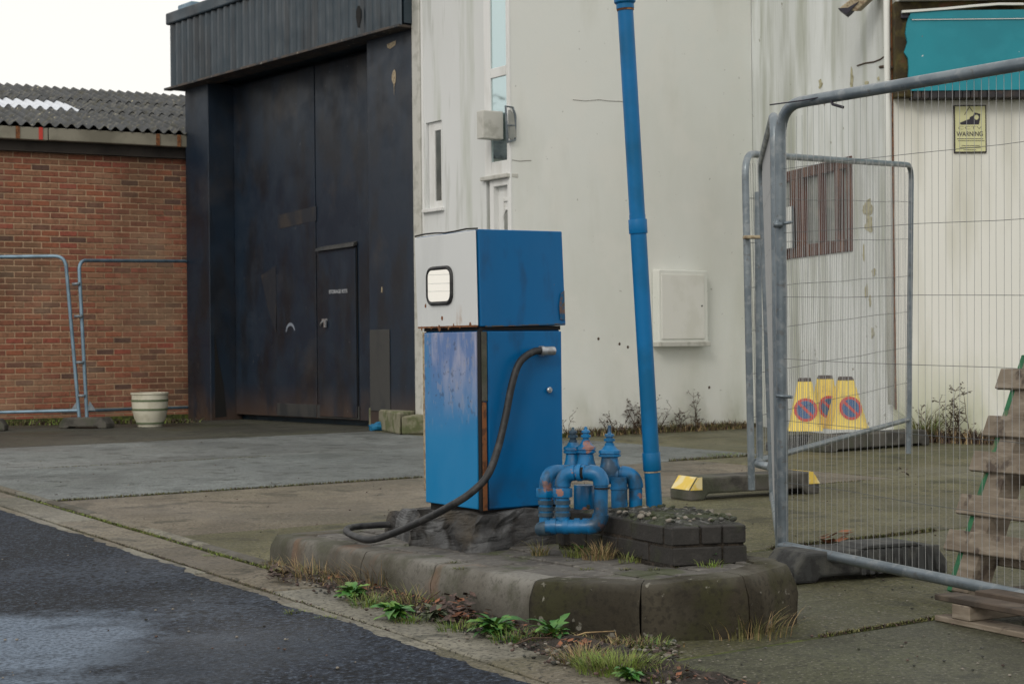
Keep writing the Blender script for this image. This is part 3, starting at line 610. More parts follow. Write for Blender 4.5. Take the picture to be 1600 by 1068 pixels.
b.add(vs_, [(j * seg + k, j * seg + (k + 1) % seg, (j + 1) * seg + (k + 1) % seg, (j + 1) * seg + k) for j in range(rings_) for k in range(seg)], True)
b.build('rubble_cap', 'rubble', cham)
b = MB()
for i in range(150):
    a = R.uniform(0, 6.28); r_ = edge_at(a) * R.uniform(.1, .97) ** .6; x, y = cc.x + math.cos(a) * r_, cc.y + math.sin(a) * r_
    s_ = R.uniform(.006, .016); z = .337
    b.m = R.choice([0, 0, 1])
    b.lathe([(s_ * .5, -s_ * .5), (s_, 0), (s_ * .6, s_ * .45)], 6, (x, y, z), Vector((R.uniform(-.4, .4), R.uniform(-.4, .4), 1)))
b.build('loose_stones', ['rubble', 'pebble'], cham, kind='stuff')

# ================================================================== BLUE PIPEWORK
def elbow(a, c, e, r, n=6):       # path a -> rounded corner at c -> e
    a, c, e = Vector(a), Vector(c), Vector(e); d1 = (a - c).normalized(); d2 = (e - c).normalized(); p1 = c + d1 * r; p2 = c + d2 * r
    return [p1.lerp(c, t).lerp(c.lerp(p2, t), t) for t in [i / n for i in range(n + 1)]]
def sleeve(b_, p, d, r, l): d = Vector(d).normalized(); b_.tube([Vector(p) - d * l / 2, Vector(p) + d * l / 2], r, 14)
YF, YB = 6.05, 6.33
pipes = thing('pipework', (P(930, 800, 6.15).x, 6.15, .22), 'cluster of bright blue painted fuel pipes with valves beside the pump', 'pipes')
r0 = .0255
# near loop
lo_l, lo_r = P(860, 822, YF + .03), P(938, 822, YF); up_r, up_l = P(940, 738, YF), P(879, 738, YF + .05)
p2b = P(879, 820, YF + .04)
def loop(b_):
    b_.tube([P(853, 822, YF + .04)] + elbow(lo_l, lo_r, up_r, .05, 7)[0:0] + elbow(lo_l, lo_r, up_r, .045, 7) + elbow(lo_r, up_r, up_l, .045, 7) + elbow(up_r, up_l, p2b, .05, 7) + [p2b], r0, 14)
part('loop_pipe', 'pipe_blue', pipes, loop)
part('loop_elbow', 'pipe_blue', pipes, lambda b_: b_.tube(elbow(lo_r, up_r, up_l, .045, 7), r0 + .0045, 14))
part('loop_elbow', 'pipe_blue', pipes, lambda b_: b_.tube(elbow(lo_l, lo_r, up_r, .045, 7), r0 + .0045, 14))
part('loop_elbow', 'pipe_blue', pipes, lambda b_: b_.tube(elbow(up_r, up_l, p2b, .05, 7), r0 + .004, 14))
zdir = Vector((0, 0, 1)); xd = (up_r - up_l).normalized()
for px in (906, 912): part('pipe_sleeve', 'pipe_blue', pipes, lambda b_: sleeve(b_, P(px, 738, YF + .02), xd, r0 + .003 + (.003 if px == 906 else 0), .014))
part('pipe_gap', 'dark_gap', pipes, lambda b_: sleeve(b_, P(909, 738, YF + .021), xd, r0 + .002, .022))
part('pipe_gap', 'dark_gap', pipes, lambda b_: sleeve(b_, P(940.5, 762, YF), zdir, r0 + .0035, .006))
for px in (865, 884, 902, 915): part('pipe_sleeve', 'pipe_blue', pipes, lambda b_: sleeve(b_, P(px, 821.5, YF + .035 - (px - 865) * .0004), (lo_r - lo_l), r0 + .004, .02))
# corrugated unions on the two left risers
def union(b_, px, Y):
    b_.tube([P(px, 762, Y), P(px, 776, Y)], r0 + .011, 8)
def ribs(b_, px, Y):
    for py in (784, 794, 803): b_.tube([P(px, py - 3, Y), P(px, py + 3, Y)], r0 + .0045, 14)
for (px, Y) in ((879, YF + .045), (853, YF + .13)):
    u_ = part('union_nut', 'pipe_blue', pipes, lambda b_: union(b_, px, Y), bevel=.002)
    part('union_rib', 'pipe_dark', u_, lambda b_: ribs(b_, px, Y))
# rear left riser P1 arching right behind
a_, c_, e_ = P(853, 826, YF + .13), P(853, 736, YF + .13), P(925, 736, YB)
part('riser_pipe', 'pipe_blue', pipes, lambda b_: b_.tube([a_] + elbow(a_, c_, e_, .055, 7) + [e_], r0, 14))
part('foot_pipe', 'pipe_dark', pipes, lambda b_: b_.tube([P(845, 826, YF + .13), P(864, 824, YF + .06)], r0 + .002, 14))
# right hand return with big valve V3
a_, c_, e_ = P(952, 739, YB), P(993, 739, YB), P(993, 796, YB)
part('return_pipe', 'pipe_blue', pipes, lambda b_: b_.tube([P(940, 739, YB)] + elbow(a_, c_, e_, .055, 8) + [e_ - zdir * .03], r0, 14))
part('return_elbow', 'pipe_blue', pipes, lambda b_: b_.tube(elbow(a_, c_, e_, .055, 8), r0 + .004, 14))
part('stub_pipe', 'pipe_blue', pipes, lambda b_: b_.tube([P(967, 745, YB - .03), P(968, 798, YB - .03)], .031, 16))
part('stub_collar', 'pipe_blue', pipes, lambda b_: sleeve(b_, P(967, 762, YB - .03), zdir, .0345, .008))
part('stub_pipe', 'pipe_blue', pipes, lambda b_: b_.tube([P(913, 757, YB + .08), P(913, 800, YB + .08)], .041, 18), bevel=.002)
def valve(px, base_y, Y, k, top_y, dark=False):
    v = part('gate_valve', 'pipe_blue', pipes, lambda b_: b_.lathe([(.036 * k, 0), (.037 * k, .025), (.031 * k, .045), (.028 * k, .068)], 16, P(px, base_y, Y)))
    p = P(px, base_y, Y); z = p.z + .066; zt = P(px, top_y, Y).z; h = zt - z
    part('bonnet_flange', 'pipe_blue', v, lambda b_: (b_.lathe([(.028 * k, 0), (.038 * k, .004), (.038 * k, .011), (.034 * k, .012), (.034 * k, .015), (.038 * k, .016), (.037 * k, .026), (.026 * k, .032), (.018 * k, .045)], 10, (p.x, p.y, z + .002))), bevel=0)
    zz = z + .045
    st = [(.016, 0), (.016, .010), (.012, .012), (.012, .018), (.019, .019), (.019, .028), (.012, .030), (.012, .036), (.017, .037), (.016, .045), (.008, .048), (.006, .052), (.006, max(.056, h - .049)), (.003, max(.058, h - .045))]
    part('valve_stem', 'pipe_dark' if dark else 'pipe_blue', v, lambda b_: b_.lathe([(r_ * k, z_) for r_, z_ in st], 10, (p.x, p.y, zz)))
valve(953, 742, YB, 1.12, 664)
valve(896, 736, YB + .1, 1.0, 667, True)
valve(916, 736, YB + .02, 1.0, 666)
part('valve_body', 'pipe_blue', pipes, lambda b_: (b_.tube([P(898, 738, YB + .1), P(925, 738, YB)], .03, 14), b_.tube([P(944, 741, YB), P(965, 741, YB)], .036, 16)))
# tall vent pole
pb, pt_ = P(1023, 794, 6.35), P(975, -20, 6.30); pd_ = (pt_ - pb).normalized()
vent = thing('vent_pole', (pb.x, pb.y, .32), 'tall leaning bright blue vent pipe rising beside the pump', 'pipe')
pb.z = .30
part('lower_pipe', 'pole_blue', vent, lambda b_: b_.tube([pb, pb.lerp(pt_, .57)], .031, 20))
part('upper_pipe', 'pole_blue', vent, lambda b_: b_.tube([pb.lerp(pt_, .57), pb.lerp(pt_, 1.06)], .0300, 20))
def on_pole(py): q = P(1000, py, 6.33); t = (q.z - pb.z) / (pt_.z - pb.z); return pb.lerp(pt_, t)
for (ya, yb_, r_) in ((707, 735, .0345), (343, 365, .0355)):
    part('collar', 'pole_blue', vent, lambda b_: b_.tube([on_pole(yb_), on_pole(ya)], r_, 20), bevel=.001)
part('joint_ring', 'seam_tan', vent, lambda b_: b_.tube([on_pole(738), on_pole(736)], .0325, 20))
part('joint_ring', 'rust', vent, lambda b_: b_.tube([on_pole(19), on_pole(16)], .0325, 20))
part('top_socket', 'pole_blue', vent, lambda b_: b_.tube([on_pole(16), on_pole(9), on_pole(6), on_pole(-30)], [.034, .034, .041, .041], 20))

# ================================================================== DARK WORKSHOP
ip0 = Vector((-4.43, 22.7, 0)); iD = Vector((.625, -.781, 0)).normalized(); iN = Vector((-.781, -.625, 0)).normalized()   # iN points out of the facade
def W(t, out, z): p = ip0 + iD * t + iN * out; return Vector((p.x, p.y, z))
def fac(px, py, off=0):
    q = V(px, py, (ip0.x, ip0.y), (iD.x, iD.y), off); return (q - ip0).dot(iD), q.z
def wbox(b_, t0, t1, o0, o1, z0, z1): b_.hexa([W(t0, o0, z0), W(t1, o0, z0), W(t1, o1, z0), W(t0, o1, z0), W(t0, o0, z1), W(t1, o0, z1), W(t1, o1, z1), W(t0, o1, z1)])
shop = thing('workshop', (ip0.x, ip0.y, 0), 'tall dark navy workshop with a big recessed steel door', 'workshop')
TE = fac(650, 500)[0]; T1 = fac(328, 500)[0]; T2 = fac(577, 500)[0]
part('wall', 'navy_cladding', shop, lambda b_: (wbox(b_, .0, TE, -.5, -8, -.05, 5.3)))
part('pilaster', 'navy_door', shop, lambda b_: wbox(b_, .0, T1, 0, -.48, -.05, 4.5), bevel=.01)
part('pilaster', 'navy_door', shop, lambda b_: wbox(b_, T2, TE, 0, -.48, -.05, 4.5), bevel=.01)
part('pilaster_board', 'navy_scuffed', shop, lambda b_: wbox(b_, T2 + .02, T2 + .42, .004, .012, .22, 1.15), bevel=.004, label='scuffed grey brown board patch on the pilaster')
RD = -.38
dt = [T1 + .0]
for px in (433, 495.5, 563): q = V(px, 500, (ip0.x, ip0.y), (iD.x, iD.y), RD); dt.append((q - ip0).dot(iD))
dt.append(T2 + .3)
for i in range(4):
    lf = part('door_leaf', 'navy_door', shop, lambda b_: wbox(b_, dt[i] + .006, dt[i + 1] - .006, RD - .09, RD + (.0, .012, .004, .016)[i], .07, 4.47), bevel=.006)
    if i in (1, 2):
        part('kick_plate', 'navy_scuffed', lf, lambda b_: wbox(b_, dt[i] + .012, dt[i + 1] - .012, RD + .012, RD + .02, .08, .24), bevel=.003, label='muddy brown kick plate')
for pts_ in ([(434, 336), (494, 322), (494, 345), (470, 350), (434, 358)], [(408, 430), (431, 415), (432, 470), (431, 520), (418, 480)]):
    q_ = [V(x, y, (ip0.x, ip0.y), (iD.x, iD.y), RD + .0145) for x, y in pts_]
    part('paint_patch', 'patch_brown', shop, lambda b_: b_.slab(q_, iN * .0006), label='faded brownish patch on the big door')
# wicket door
def dr(px, py): q = V(px, py, (ip0.x, ip0.y), (iD.x, iD.y), RD + .03); return (q - ip0).dot(iD), q.z
w0, wz0 = dr(500, 664); w1, wz1 = dr(555, 379)
wick = part('wicket_door', 'navy_door', shop, lambda b_: wbox(b_, w0, w1, RD + .013, RD + .035, .1, wz1 - .05), bevel=.006)
part('drip_rail', 'navy_scuffed', wick, lambda b_: b_.hexa([W(w0 - .01, RD + .015, wz1 - .05), W(w1 + .02, RD + .015, wz1 - .03), W(w1 + .02, RD + .075, wz1 - .045), W(w0 - .01, RD + .075, wz1 - .065), W(w0 - .01, RD + .015, wz1 - .01), W(w1 + .02, RD + .015, wz1 + .02), W(w1 + .02, RD + .06, wz1 + .0), W(w0 - .01, RD + .06, wz1 - .03)]))
part('door_gap', 'dark_gap', wick, lambda b_: (wbox(b_, w0 - .018, w0 - .002, RD + .012, RD + .022, .1, wz1 - .06), wbox(b_, w1 + .002, w1 + .014, RD + .012, RD + .02, .1, wz1 - .06)))
hx, hz = dr(508, 504)
def lockm(b_):
    wbox(b_, hx - .05, hx + .07, RD + .035, RD + .05, hz + .02, hz + .05); b_.tube([W(hx - .06, RD + .06, hz - .03), W(hx - .03, RD + .07, hz - .01), W(hx, RD + .06, hz + .02)], .014, 8)
    wbox(b_, hx + .03, hx + .07, RD + .05, RD + .075, hz - .06, hz + .03)
part('padlock', 'chrome_grey', wick, lockm, bevel=.003)
def text_obj(name, body, size, m_, parent, origin, xdir, zdir_, depth=.001, sx=1.0, bold=0.0):
    cu = bpy.data.curves.new(name, 'FONT'); cu.body = body; cu.size = size; cu.align_x = 'CENTER'; cu.align_y = 'CENTER'; cu.extrude = depth; cu.offset = bold
    tmp = bpy.data.objects.new(name, cu); COL.objects.link(tmp); dg = bpy.context.evaluated_depsgraph_get(); dg.update()
    me = bpy.data.meshes.new_from_object(tmp.evaluated_get(dg)); bpy.data.objects.remove(tmp); bpy.data.curves.remove(cu)
    xd_ = Vector(xdir).normalized(); zd = Vector(zdir_).normalized(); nd = xd_.cross(zd)
    M_ = Matrix(((xd_.x * sx, zd.x, nd.x, origin[0]), (xd_.y * sx, zd.y, nd.y, origin[1]), (xd_.z * sx, zd.z, nd.z, origin[2]), (0, 0, 0, 1)))
    off = Vector(); q = parent
    while q is not None: off += q.location; q = q.parent
    me.transform(Matrix.Translation(-off) @ M_); me.materials.clear(); me.materials.append(MATS[m_])
    o_ = bpy.data.objects.new(name, me); COL.objects.link(o_); o_.parent = parent; return o_
tx, tz = dr(529, 455.5)
text_obj('lettering', 'STORAGE KITS', .062, 'spray_paint', wick, W(tx, RD + .038, tz), iD, zdir, bold=.001)
# sprayed arc and paint splash on the leaf, thin flakes standing on the surface
ax, az_ = dr(452, 512)
def arc(b_):
    for k in range(26):
        a = rad(12 + 156 * k / 25); r1, r2 = .115, .098 - .02 * math.sin(a)
        for (u_, w_) in ((a, a + rad(6.4)),):
            b_.slab([W(ax + r1 * math.cos(u_), RD + .0135, az_ - .06 + 1.1 * r1 * math.sin(u_)), W(ax + r1 * math.cos(w_), RD + .0135, az_ - .06 + 1.1 * r1 * math.sin(w_)),
                     W(ax + r2 * math.cos(w_), RD + .0135, az_ - .06 + 1.1 * r2 * math.sin(w_)), W(ax + r2 * math.cos(u_), RD + .0135, az_ - .06 + 1.1 * r2 * math.sin(u_))], iN * .0006)
mat('spray_haze', (.2, .23, .28), .8)
part('spray_mark', 'spray_haze', shop, arc, label='pale sprayed arch shaped mark on the door')
cx_, cz_ = fac(616, 121)
sp_l = [[W(cx_ + .045 * math.cos(a * .7) * R.uniform(.8, 1.1), .002, cz_ + .09 * math.sin(a * .7) * R.uniform(.8, 1.1)) for a in range(9)], [W(cx_ - .006, .005, cz_ - .07), W(cx_ + .006, .005, cz_ - .07), W(cx_ + .003, .005, cz_ - .2)]]
cx_, cz_ = fac(612, 72); sp_l.append([W(cx_ - .09, .002, cz_ + .03), W(cx_ + .09, .002, cz_ + .05), W(cx_ + .08, .002, cz_ - .0), W(cx_ - .03, .002, cz_ - .03), W(cx_ - .08, .002, cz_ - .01)])
cx_, cz_ = fac(597, 452); sp_l.append([W(cx_ - .008, .002, cz_ + .03), W(cx_ + .008, .002, cz_ + .03), W(cx_ + .01, .002, cz_ - .04), W(cx_ - .012, .002, cz_ - .03)])
for q_ in sp_l: part('paint_splash', 'seam_tan', shop, lambda b_: b_.slab(q_, iN * .002))
tear = [V(x, y, (W(T1, 0, 0).x, W(T1, 0, 0).y), (iN.x, iN.y), 0) for x, y in ((335, 522), (341, 560), (349, 600), (354, 650), (336, 652))]
part('torn_gap', 'dark_gap', shop, lambda b_: b_.slab([p + iD * .003 for p in tear], iD * .002), label='dark torn gap low on the return of the left pilaster')
# canopy with ribbed cladding
CO = .16
can = part('canopy', 'navy_cladding', shop, lambda b_: wbox(b_, -.06, TE + .04, CO - .012, -.5, 4.53, 5.38))
def ribbed(b_):
    t = -.08; pr_ = []; pitch = .165
    while t < TE + .05:
        pr_ += [(t, .0), (t + .035, .028), (t + .075, .028), (t + .11, 0)]; t += pitch
    pr_ = [p for p in pr_ if p[0] < TE + .06]
    lo = []; hi = []
    for (t, d) in pr_: lo.append(W(t, CO + d, 4.5 + .012 * noise.noise(Vector((t * 1.4, 0, 0))))); hi.append(W(t, CO + d, 5.36))
    n = len(pr_); b_.add(lo + hi, [(i, i + 1, n + i + 1, n + i) for i in range(n - 1)])
part('ribbed_cladding', 'navy_cladding', can, ribbed)
part('drip_flashing', 'flashing_brown', can, lambda b_: wbox(b_, -.14, TE + .02, -.1, CO + .045, 4.485, 4.515), bevel=.004)
part('parapet_cap', 'navy_cladding', can, lambda b_: (wbox(b_, -.12, TE + .08, CO + .06, -.55, 5.36, 5.52)), bevel=.02)
part('side_cap', 'galvanised_blue', can, lambda b_: wbox(b_, -.15, .25, .02, -1.2, 5.52, 5.66), bevel=.02)
hxp, hzp = fac(564, 27, CO)
part('cladding_hole', 'dark_gap', can, lambda b_: b_.slab([W(hxp + .05 * math.cos(a) * (1 + .2 * math.sin(3 * a)), CO + .03, hzp + .13 * math.sin(a)) for a in [i * .62 for i in range(10)]], iN * .004), label='dark ragged hole in the ribbed canopy')
part('side_bracket', 'navy_scuffed', can, lambda b_: wbox(b_, -.3, -.02, .05, .16, 4.5, 4.53))

# ================================================================== BRICK BUILDING WITH CORRUGATED ROOF
wp = Vector((-4.49, 22.9, 0)); wD = Vector((-.87, -.49, 0)).normalized(); wN = Vector((.49, -.87, 0)).normalized()
if wN.y > 0: wN = -wN
bb_ = thing('brick_building', (wp.x, wp.y, 0), 'low red brick building with a corrugated grey roof', 'building')
bb_.rotation_euler = (0, 0, math.atan2(-wD.y, -wD.x))     # local x runs to the right along the wall, local -y faces the yard
BLen, BH = .238, .0787
def lw(t, out, z): return Vector((-t, -out, z))       # t to the left, out towards the yard
def lbox(b_, t0, t1, o0, o1, z0, z1): b_.box(-t1, -t0, -o1, -o0, z0, z1)
bwall = part('wall', 'mortar', bb_, lambda b_: lbox(b_, -1.2, 5.2, -.22, -.004, -.05, 3.62), local=True)
nb = 8; meshes = []
for i in range(nb):
    x = MB(); x.box(-BLen / 2 + .008, BLen / 2 - .008, -.006, .09, -BH / 2 + .0085, BH / 2 - .0085); o = x.build('brick', 'brick_%d' % i, bwall, bevel=.003, seg=1, local=True)
    meshes.append(o.data); bpy.data.objects.remove(o)
cands = []
rows = int(3.6 / BH)
for j in range(rows):
    for k in range(-4, 22):
        t = (k + .5 * (j % 2)) * BLen + .05; z = .02 + (j + .5) * BH
        if -.9 < t < 5.0: cands.append((t, z))
vis = []
inv = lambda t, z: (wp + wD * t + wN * .0, z)
def px_of(p):
    d = p - O; f = Vector((0, math.cos(PITCH), math.sin(PITCH))); u = Vector((0, -math.sin(PITCH), math.cos(PITCH)))
    w = d.dot(f); x, y = d.x / w * F, -d.dot(u) / w * F
    return 800 + x * math.cos(ROLL) + y * math.sin(ROLL), 534 - x * math.sin(ROLL) + y * math.cos(ROLL)
for (t, z) in cands:
    p = wp + wD * t; p.z = z; x, y = px_of(p)
    vis.append((0 if (-10 < x < 292 and y < 640) else 1, -p.z if False else p.y, t, z))
vis.sort()
stuffb = MB()
for i, (h_, y_, t, z) in enumerate(vis):
    k = R.choices(range(nb), [6, 4, 3, 1.6, 3, 1.2, 5, 1.0])[0]; d = R.uniform(-.002, .003)
    if h_ == 0 and i < 300:
        o = bpy.data.objects.new('brick', meshes[k]); COL.objects.link(o); o.parent = bwall; o.location = (-t, -.0 + d, z)
    else:
        stuffb.m = k; x0, x1 = -t - BLen / 2 + .008, -t + BLen / 2 - .008; stuffb.box(x0, x1, -.006 + d, .09 + d, z - BH / 2 + .0085, z + BH / 2 - .0085)
stuffb.build('brickwork', ['brick_%d' % i for i in range(nb)], bwall, kind='stuff', bevel=0, local=True)
part('plinth_course', 'moss', bb_, lambda b_: lbox(b_, -1, 5.1, 0, .05, -.02, .06), local=True)
part('soffit_board', 'soffit_dark', bb_, lambda b_: (lbox(b_, -1.2, 5.2, -.1, .10, 3.56, 3.76)), local=True)
gt = part('gutter', 'gutter_concrete', bb_, lambda b_: (lbox(b_, -1.2, 1.9, .10, .24, 3.70, 3.865), lbox(b_, 1.91, 5.2, .10, .24, 3.695, 3.86)), local=True, bevel=.012)
for (px, m_) in ((28, 'rust'), (64, 'sign_red'), (247, 'rust'), (280, 'rust')):
    d_ = V(px, 212, (wp.x, wp.y), (wD.x, wD.y), .25); t = (d_ - wp).dot(wD)
    part('gutter_strap', m_, gt, lambda b_: lbox(b_, t - .026, t + .026, .24, .252, 3.70, 3.86), local=True, bevel=.002)
# roof sheets
PIT = math.tan(rad(15)); amp, pw = .028, .146
def sheet(t0, t1, r0_, r1_, lift, m_):
    n = max(8, int((t1 - t0) / pw * 8)); vs_ = []
    for e, rr in enumerate((r0_, r1_)):
        for s_ in (0, -.008):
            for i in range(n + 1):
                t = t0 + (t1 - t0) * i / n; vs_.append(lw(t, .26 - rr, 3.90 + rr * PIT + amp * math.cos(2 * math.pi * t / pw) + lift + s_ - e * .012))
    k = n + 1; fs = []
    for i in range(n):
        fs += [(i, i + 1, 2 * k + i + 1, 2 * k + i), (k + i, 3 * k + i, 3 * k + i + 1, k + i + 1), (i, k + i, k + i + 1, i + 1)]
    bq = MB(); bq.add(vs_, fs, True); return bq
rf = part('roof', 'soffit_dark', bb_, lambda b_: b_.hexa([lw(-1.3, .2, 3.84), lw(6.4, .2, 3.84), lw(6.4, -4.0, 3.84 + 4.2 * PIT), lw(-1.3, -4.0, 3.84 + 4.2 * PIT),
    lw(-1.3, .2, 3.86), lw(6.4, .2, 3.86), lw(6.4, -4.0, 3.86 + 4.2 * PIT), lw(-1.3, -4.0, 3.86 + 4.2 * PIT)]), local=True)
tt = 1.06 - 3 * pw * 7
bw = pw * 7
i = 0
while tt < 6.2:
    for (ra, rb, q) in ((0, 1.8, 0), (1.68, 2.95, 1), (2.83, 4.35, 2)):
        m_ = 'roof_clear' if (q == 1 and .8 < tt < 5) else 'roof_asbestos'
        if q == 1 and m_ == 'roof_clear':
            sheet(tt, tt + bw, ra + .0, ra + .9, .010 * q + .002 * (i % 2), 'x').build('roof_sheet', 'roof_clear', rf, local=True, label='white translucent roof sheet')
            sheet(tt, tt + bw, ra + .8, rb, .010 * q + .012, 'x').build('roof_sheet', 'roof_asbestos', rf, local=True)
        else:
            sheet(tt, tt + bw, ra, rb, .010 * q + .003 * (i % 2), 'x').build('roof_sheet', m_, rf, local=True)
    tt += bw; i += 1

# ================================================================== CREAM HOUSE
h0 = Vector((0.0, 16.9, 0)); hA = Vector((-1.05, 1.56, 0)).normalized(); hB = Vector((.781, .625, 0)).normalized()
house = thing('cream_house', (h0.x, h0.y, 0), 'cream rendered two storey building with a long blank side wall', 'building')
LB = 3.58; LA = (Vector((-1.06, 18.47, 0)) - h0).length
crn = h0 + hB * LB
part('side_wall', 'cream_render', house, lambda b_: b_.hexa([h0 + hA * .001, crn, crn + hA * .3, h0 + hA * .3] and [v2(h0, -.05), v2(crn, -.05), v2(crn + hA * .25, -.05), v2(h0 + hA * .045 + hB * .03, -.05), v2(h0, 7), v2(crn, 7), v2(crn + hA * .25, 7), v2(h0 + hA * .045 + hB * .03, 7)]), bevel=.012, seg=3)
hNa = Vector((-hA.y, hA.x, 0)).normalized()
if hNa.y > 0: hNa = -hNa
fe = h0 + hA * LA
def FA(px, py, off=0): q = V(px, py, (h0.x, h0.y), (hA.x, hA.y), off); return (q - h0).dot(hA), q.z
def fa(t, out, z): p = h0 + hA * t + hNa * out; return Vector((p.x, p.y, z))
def fbox(b_, t0, t1, o0, o1, z0, z1): b_.hexa([fa(t0, o0, z0), fa(t1, o0, z0), fa(t1, o1, z0), fa(t0, o1, z0), fa(t0, o0, z1), fa(t1, o0, z1), fa(t1, o1, z1), fa(t0, o1, z1)])
tw0 = FA(797, 300)[0]; tw1 = FA(760, 300)[0]; tdr = FA(797, 300)[0]
zsill = FA(780, 273)[1]; zdoor = FA(783, 290)[1]
ts1, zs0 = FA(667, 327); ts0, zs1 = FA(690, 183)
zs1 = FA(690, 187)[1]
def facade(b_):
    d = -.18
    fbox(b_, tw1 + .0, ts0, 0, d, -.05, 7)                 # pier between tall window and small window
    fbox(b_, ts0, ts1, 0, d, -.05, zs0); fbox(b_, ts0, ts1, 0, d, zs1, 7)
    fbox(b_, ts1, LA, 0, d, -.05, 7); fbox(b_, .06, tw1, d + .01, d - .1, -.05, 7)
part('front_wall', 'white_board', house, facade)
part('corner_strip', 'white_upvc', house, lambda b_: fbox(b_, -.004, .05, .006, -.02, 0, 7), bevel=.006)
part('corner_trim', 'grey_upvc', house, lambda b_: fbox(b_, LA - .16, LA - .0, .03, -.1, 0, 7), bevel=.01)
part('corner_bead', 'white_upvc', house, lambda b_: fbox(b_, LA - .2, LA - .165, .012, -.02, 0, 7), bevel=.006)
# small window
sw = part('small_window', 'white_upvc', house, lambda b_: (fbox(b_, ts0 + .005, ts0 + .07, -.03, -.09, zs0, zs1), fbox(b_, ts1 - .13, ts1 - .005, -.03, -.09, zs0, zs1), fbox(b_, ts0 + .07, ts1 - .13, -.03, -.09, zs0, zs0 + .08), fbox(b_, ts0 + .07, ts1 - .13, -.03, -.09, zs1 - .1, zs1)), bevel=.005)
part('pane', 'dim_glass', sw, lambda b_: fbox(b_, ts0 + .069, ts1 - .129, -.045, -.075, zs0 + .079, zs1 - .099))
part('sill', 'white_upvc', sw, lambda b_: fbox(b_, ts0 - .04, ts1 + .04, .045, -.03, zs0 - .04, zs0 - .002), bevel=.006)
# tall stair window above the door
_, zm = FA(781, 112)
tg0, tg1 = .05 + .008, tw1 - .1
tw = part('tall_window', 'white_upvc', house, lambda b_: (fbox(b_, .047, tg0, -.005, -.1, zsill, 7), fbox(b_, tg1, tw1 + .02, .004, -.1, zsill, 7), fbox(b_, tg0, tg1, .0, -.1, zsill, zsill + .14), fbox(b_, tg0, tg1, .004, -.1, zm - .05, zm + .05), fbox(b_, tg0, tg1, .004, -.1, 4.7, 4.8)), bevel=.006)
part('pane', 'glass_pane', tw, lambda b_: fbox(b_, tg0 + .001, tg1 + .001, -.012, -.03, zsill + .139, zm - .049))
part('pane', 'glass_pane', tw, lambda b_: fbox(b_, tg0 + .001, tg1 + .001, -.012, -.03, zm + .049, 6.9))
part('sill', 'grey_upvc', tw, lambda b_: fbox(b_, -.0, tw1 + .05, .05, -.1, zsill - .045, zsill - .002), bevel=.008)
# door
td1 = FA(771, 330)[0]; td0 = .055
door = part('door', 'white_upvc', house, lambda b_: fbox(b_, td0, td1, -.06, -.1, .05, zdoor), bevel=.004)
part('door_frame', 'white_upvc', door, lambda b_: (fbox(b_, td1, td1 + .07, -.0, -.12, .02, zdoor + .07), fbox(b_, td0, td1, -.0, -.12, zdoor, zdoor + .07)), bevel=.005)
def raised(b_):
    u0, u1, zt = td0 + .03, td1 - .09, zdoor - .12
    for (a0, a1, c0_, c1_) in ((u0, u0 + .03, .2, zt), (u1 - .03, u1, .2, zt), (u0 + .03, u1 - .03, zt - .04, zt)): fbox(b_, a0, a1, -.045, -.062, c0_, c1_)
part('door_moulding', 'white_upvc', door, raised, bevel=.005)
dcx = (td0 + td1) / 2 - .05; dz_ = FA(790, 350)[1] + .02
part('door_glass', 'dirty_glass', door, lambda b_: b_.slab([fa(dcx + .085 * math.cos(a), -.052, dz_ - .12 + .24 * math.sin(a)) for a in [i * math.pi / 12 for i in range(24)]], -hNa * .004))
def oval(b_):
    lp = [fa(dcx + .1 * math.cos(a), -.05, dz_ - .12 + .26 * math.sin(a)) for a in [i * math.pi / 12 for i in range(26)]]; b_.tube(lp, .014, 6, caps=False)
part('glass_surround', 'white_upvc', door, oval)
# wall lamp beside window
la = P(779, 196, 16.55); 
lamp = thing('wall_light', (la.x, la.y, FA(780, 222)[1]), 'small cream and grey light housing fixed beside the tall window', 'light')
l0, lz1 = FA(803, 168); _, lz0 = FA(803, 220)
part('housing', 'grey_upvc', lamp, lambda b_: fbox(b_, .10, .22, .008, .26, lz0 + .03, lz1 - .02), bevel=.01)
part('back_plate', 'cream_render', lamp, lambda b_: fbox(b_, .225, .30, .008, .20, lz0 + .05, lz1 - .03), bevel=.006)
def cage(b_):
    s_ = h0 + hNa * .02 - hA * .0
    for (o_) in (.06, .16):
        lp = [fa(-.0, 0, 0)]
    q0 = [V(793, 222, (h0.x, h0.y), (hB.x, hB.y), .03), V(805, 219, (h0.x, h0.y), (hB.x, hB.y), .03), V(805, 180, (h0.x, h0.y), (hB.x, hB.y), .05), V(801, 168, (h0.x, h0.y), (hB.x, hB.y), .04), V(790, 166, (h0.x, h0.y), (hB.x, hB.y), .06), V(792, 200, (h0.x, h0.y), (hB.x, hB.y), .06), V(793, 222, (h0.x, h0.y), (hB.x, hB.y), .03)]
    b_.tube(q0, .012, 8)
    b_.tube([V(791, 196, (h0.x, h0.y), (hB.x, hB.y), .06), V(805, 196, (h0.x, h0.y), (hB.x, hB.y), .04)], .008, 6)
part('bracket', 'galvanised', lamp, cage)
part('lens', 'dirty_glass', lamp, lambda b_: b_.slab([V(794, 217, (h0.x, h0.y), (hB.x, hB.y), .02), V(804, 215, (h0.x, h0.y), (hB.x, hB.y), .02), V(804, 182, (h0.x, h0.y), (hB.x, hB.y), .02), V(794, 172, (h0.x, h0.y), (hB.x, hB.y), .02)], Vector((.02, -.02, 0))))
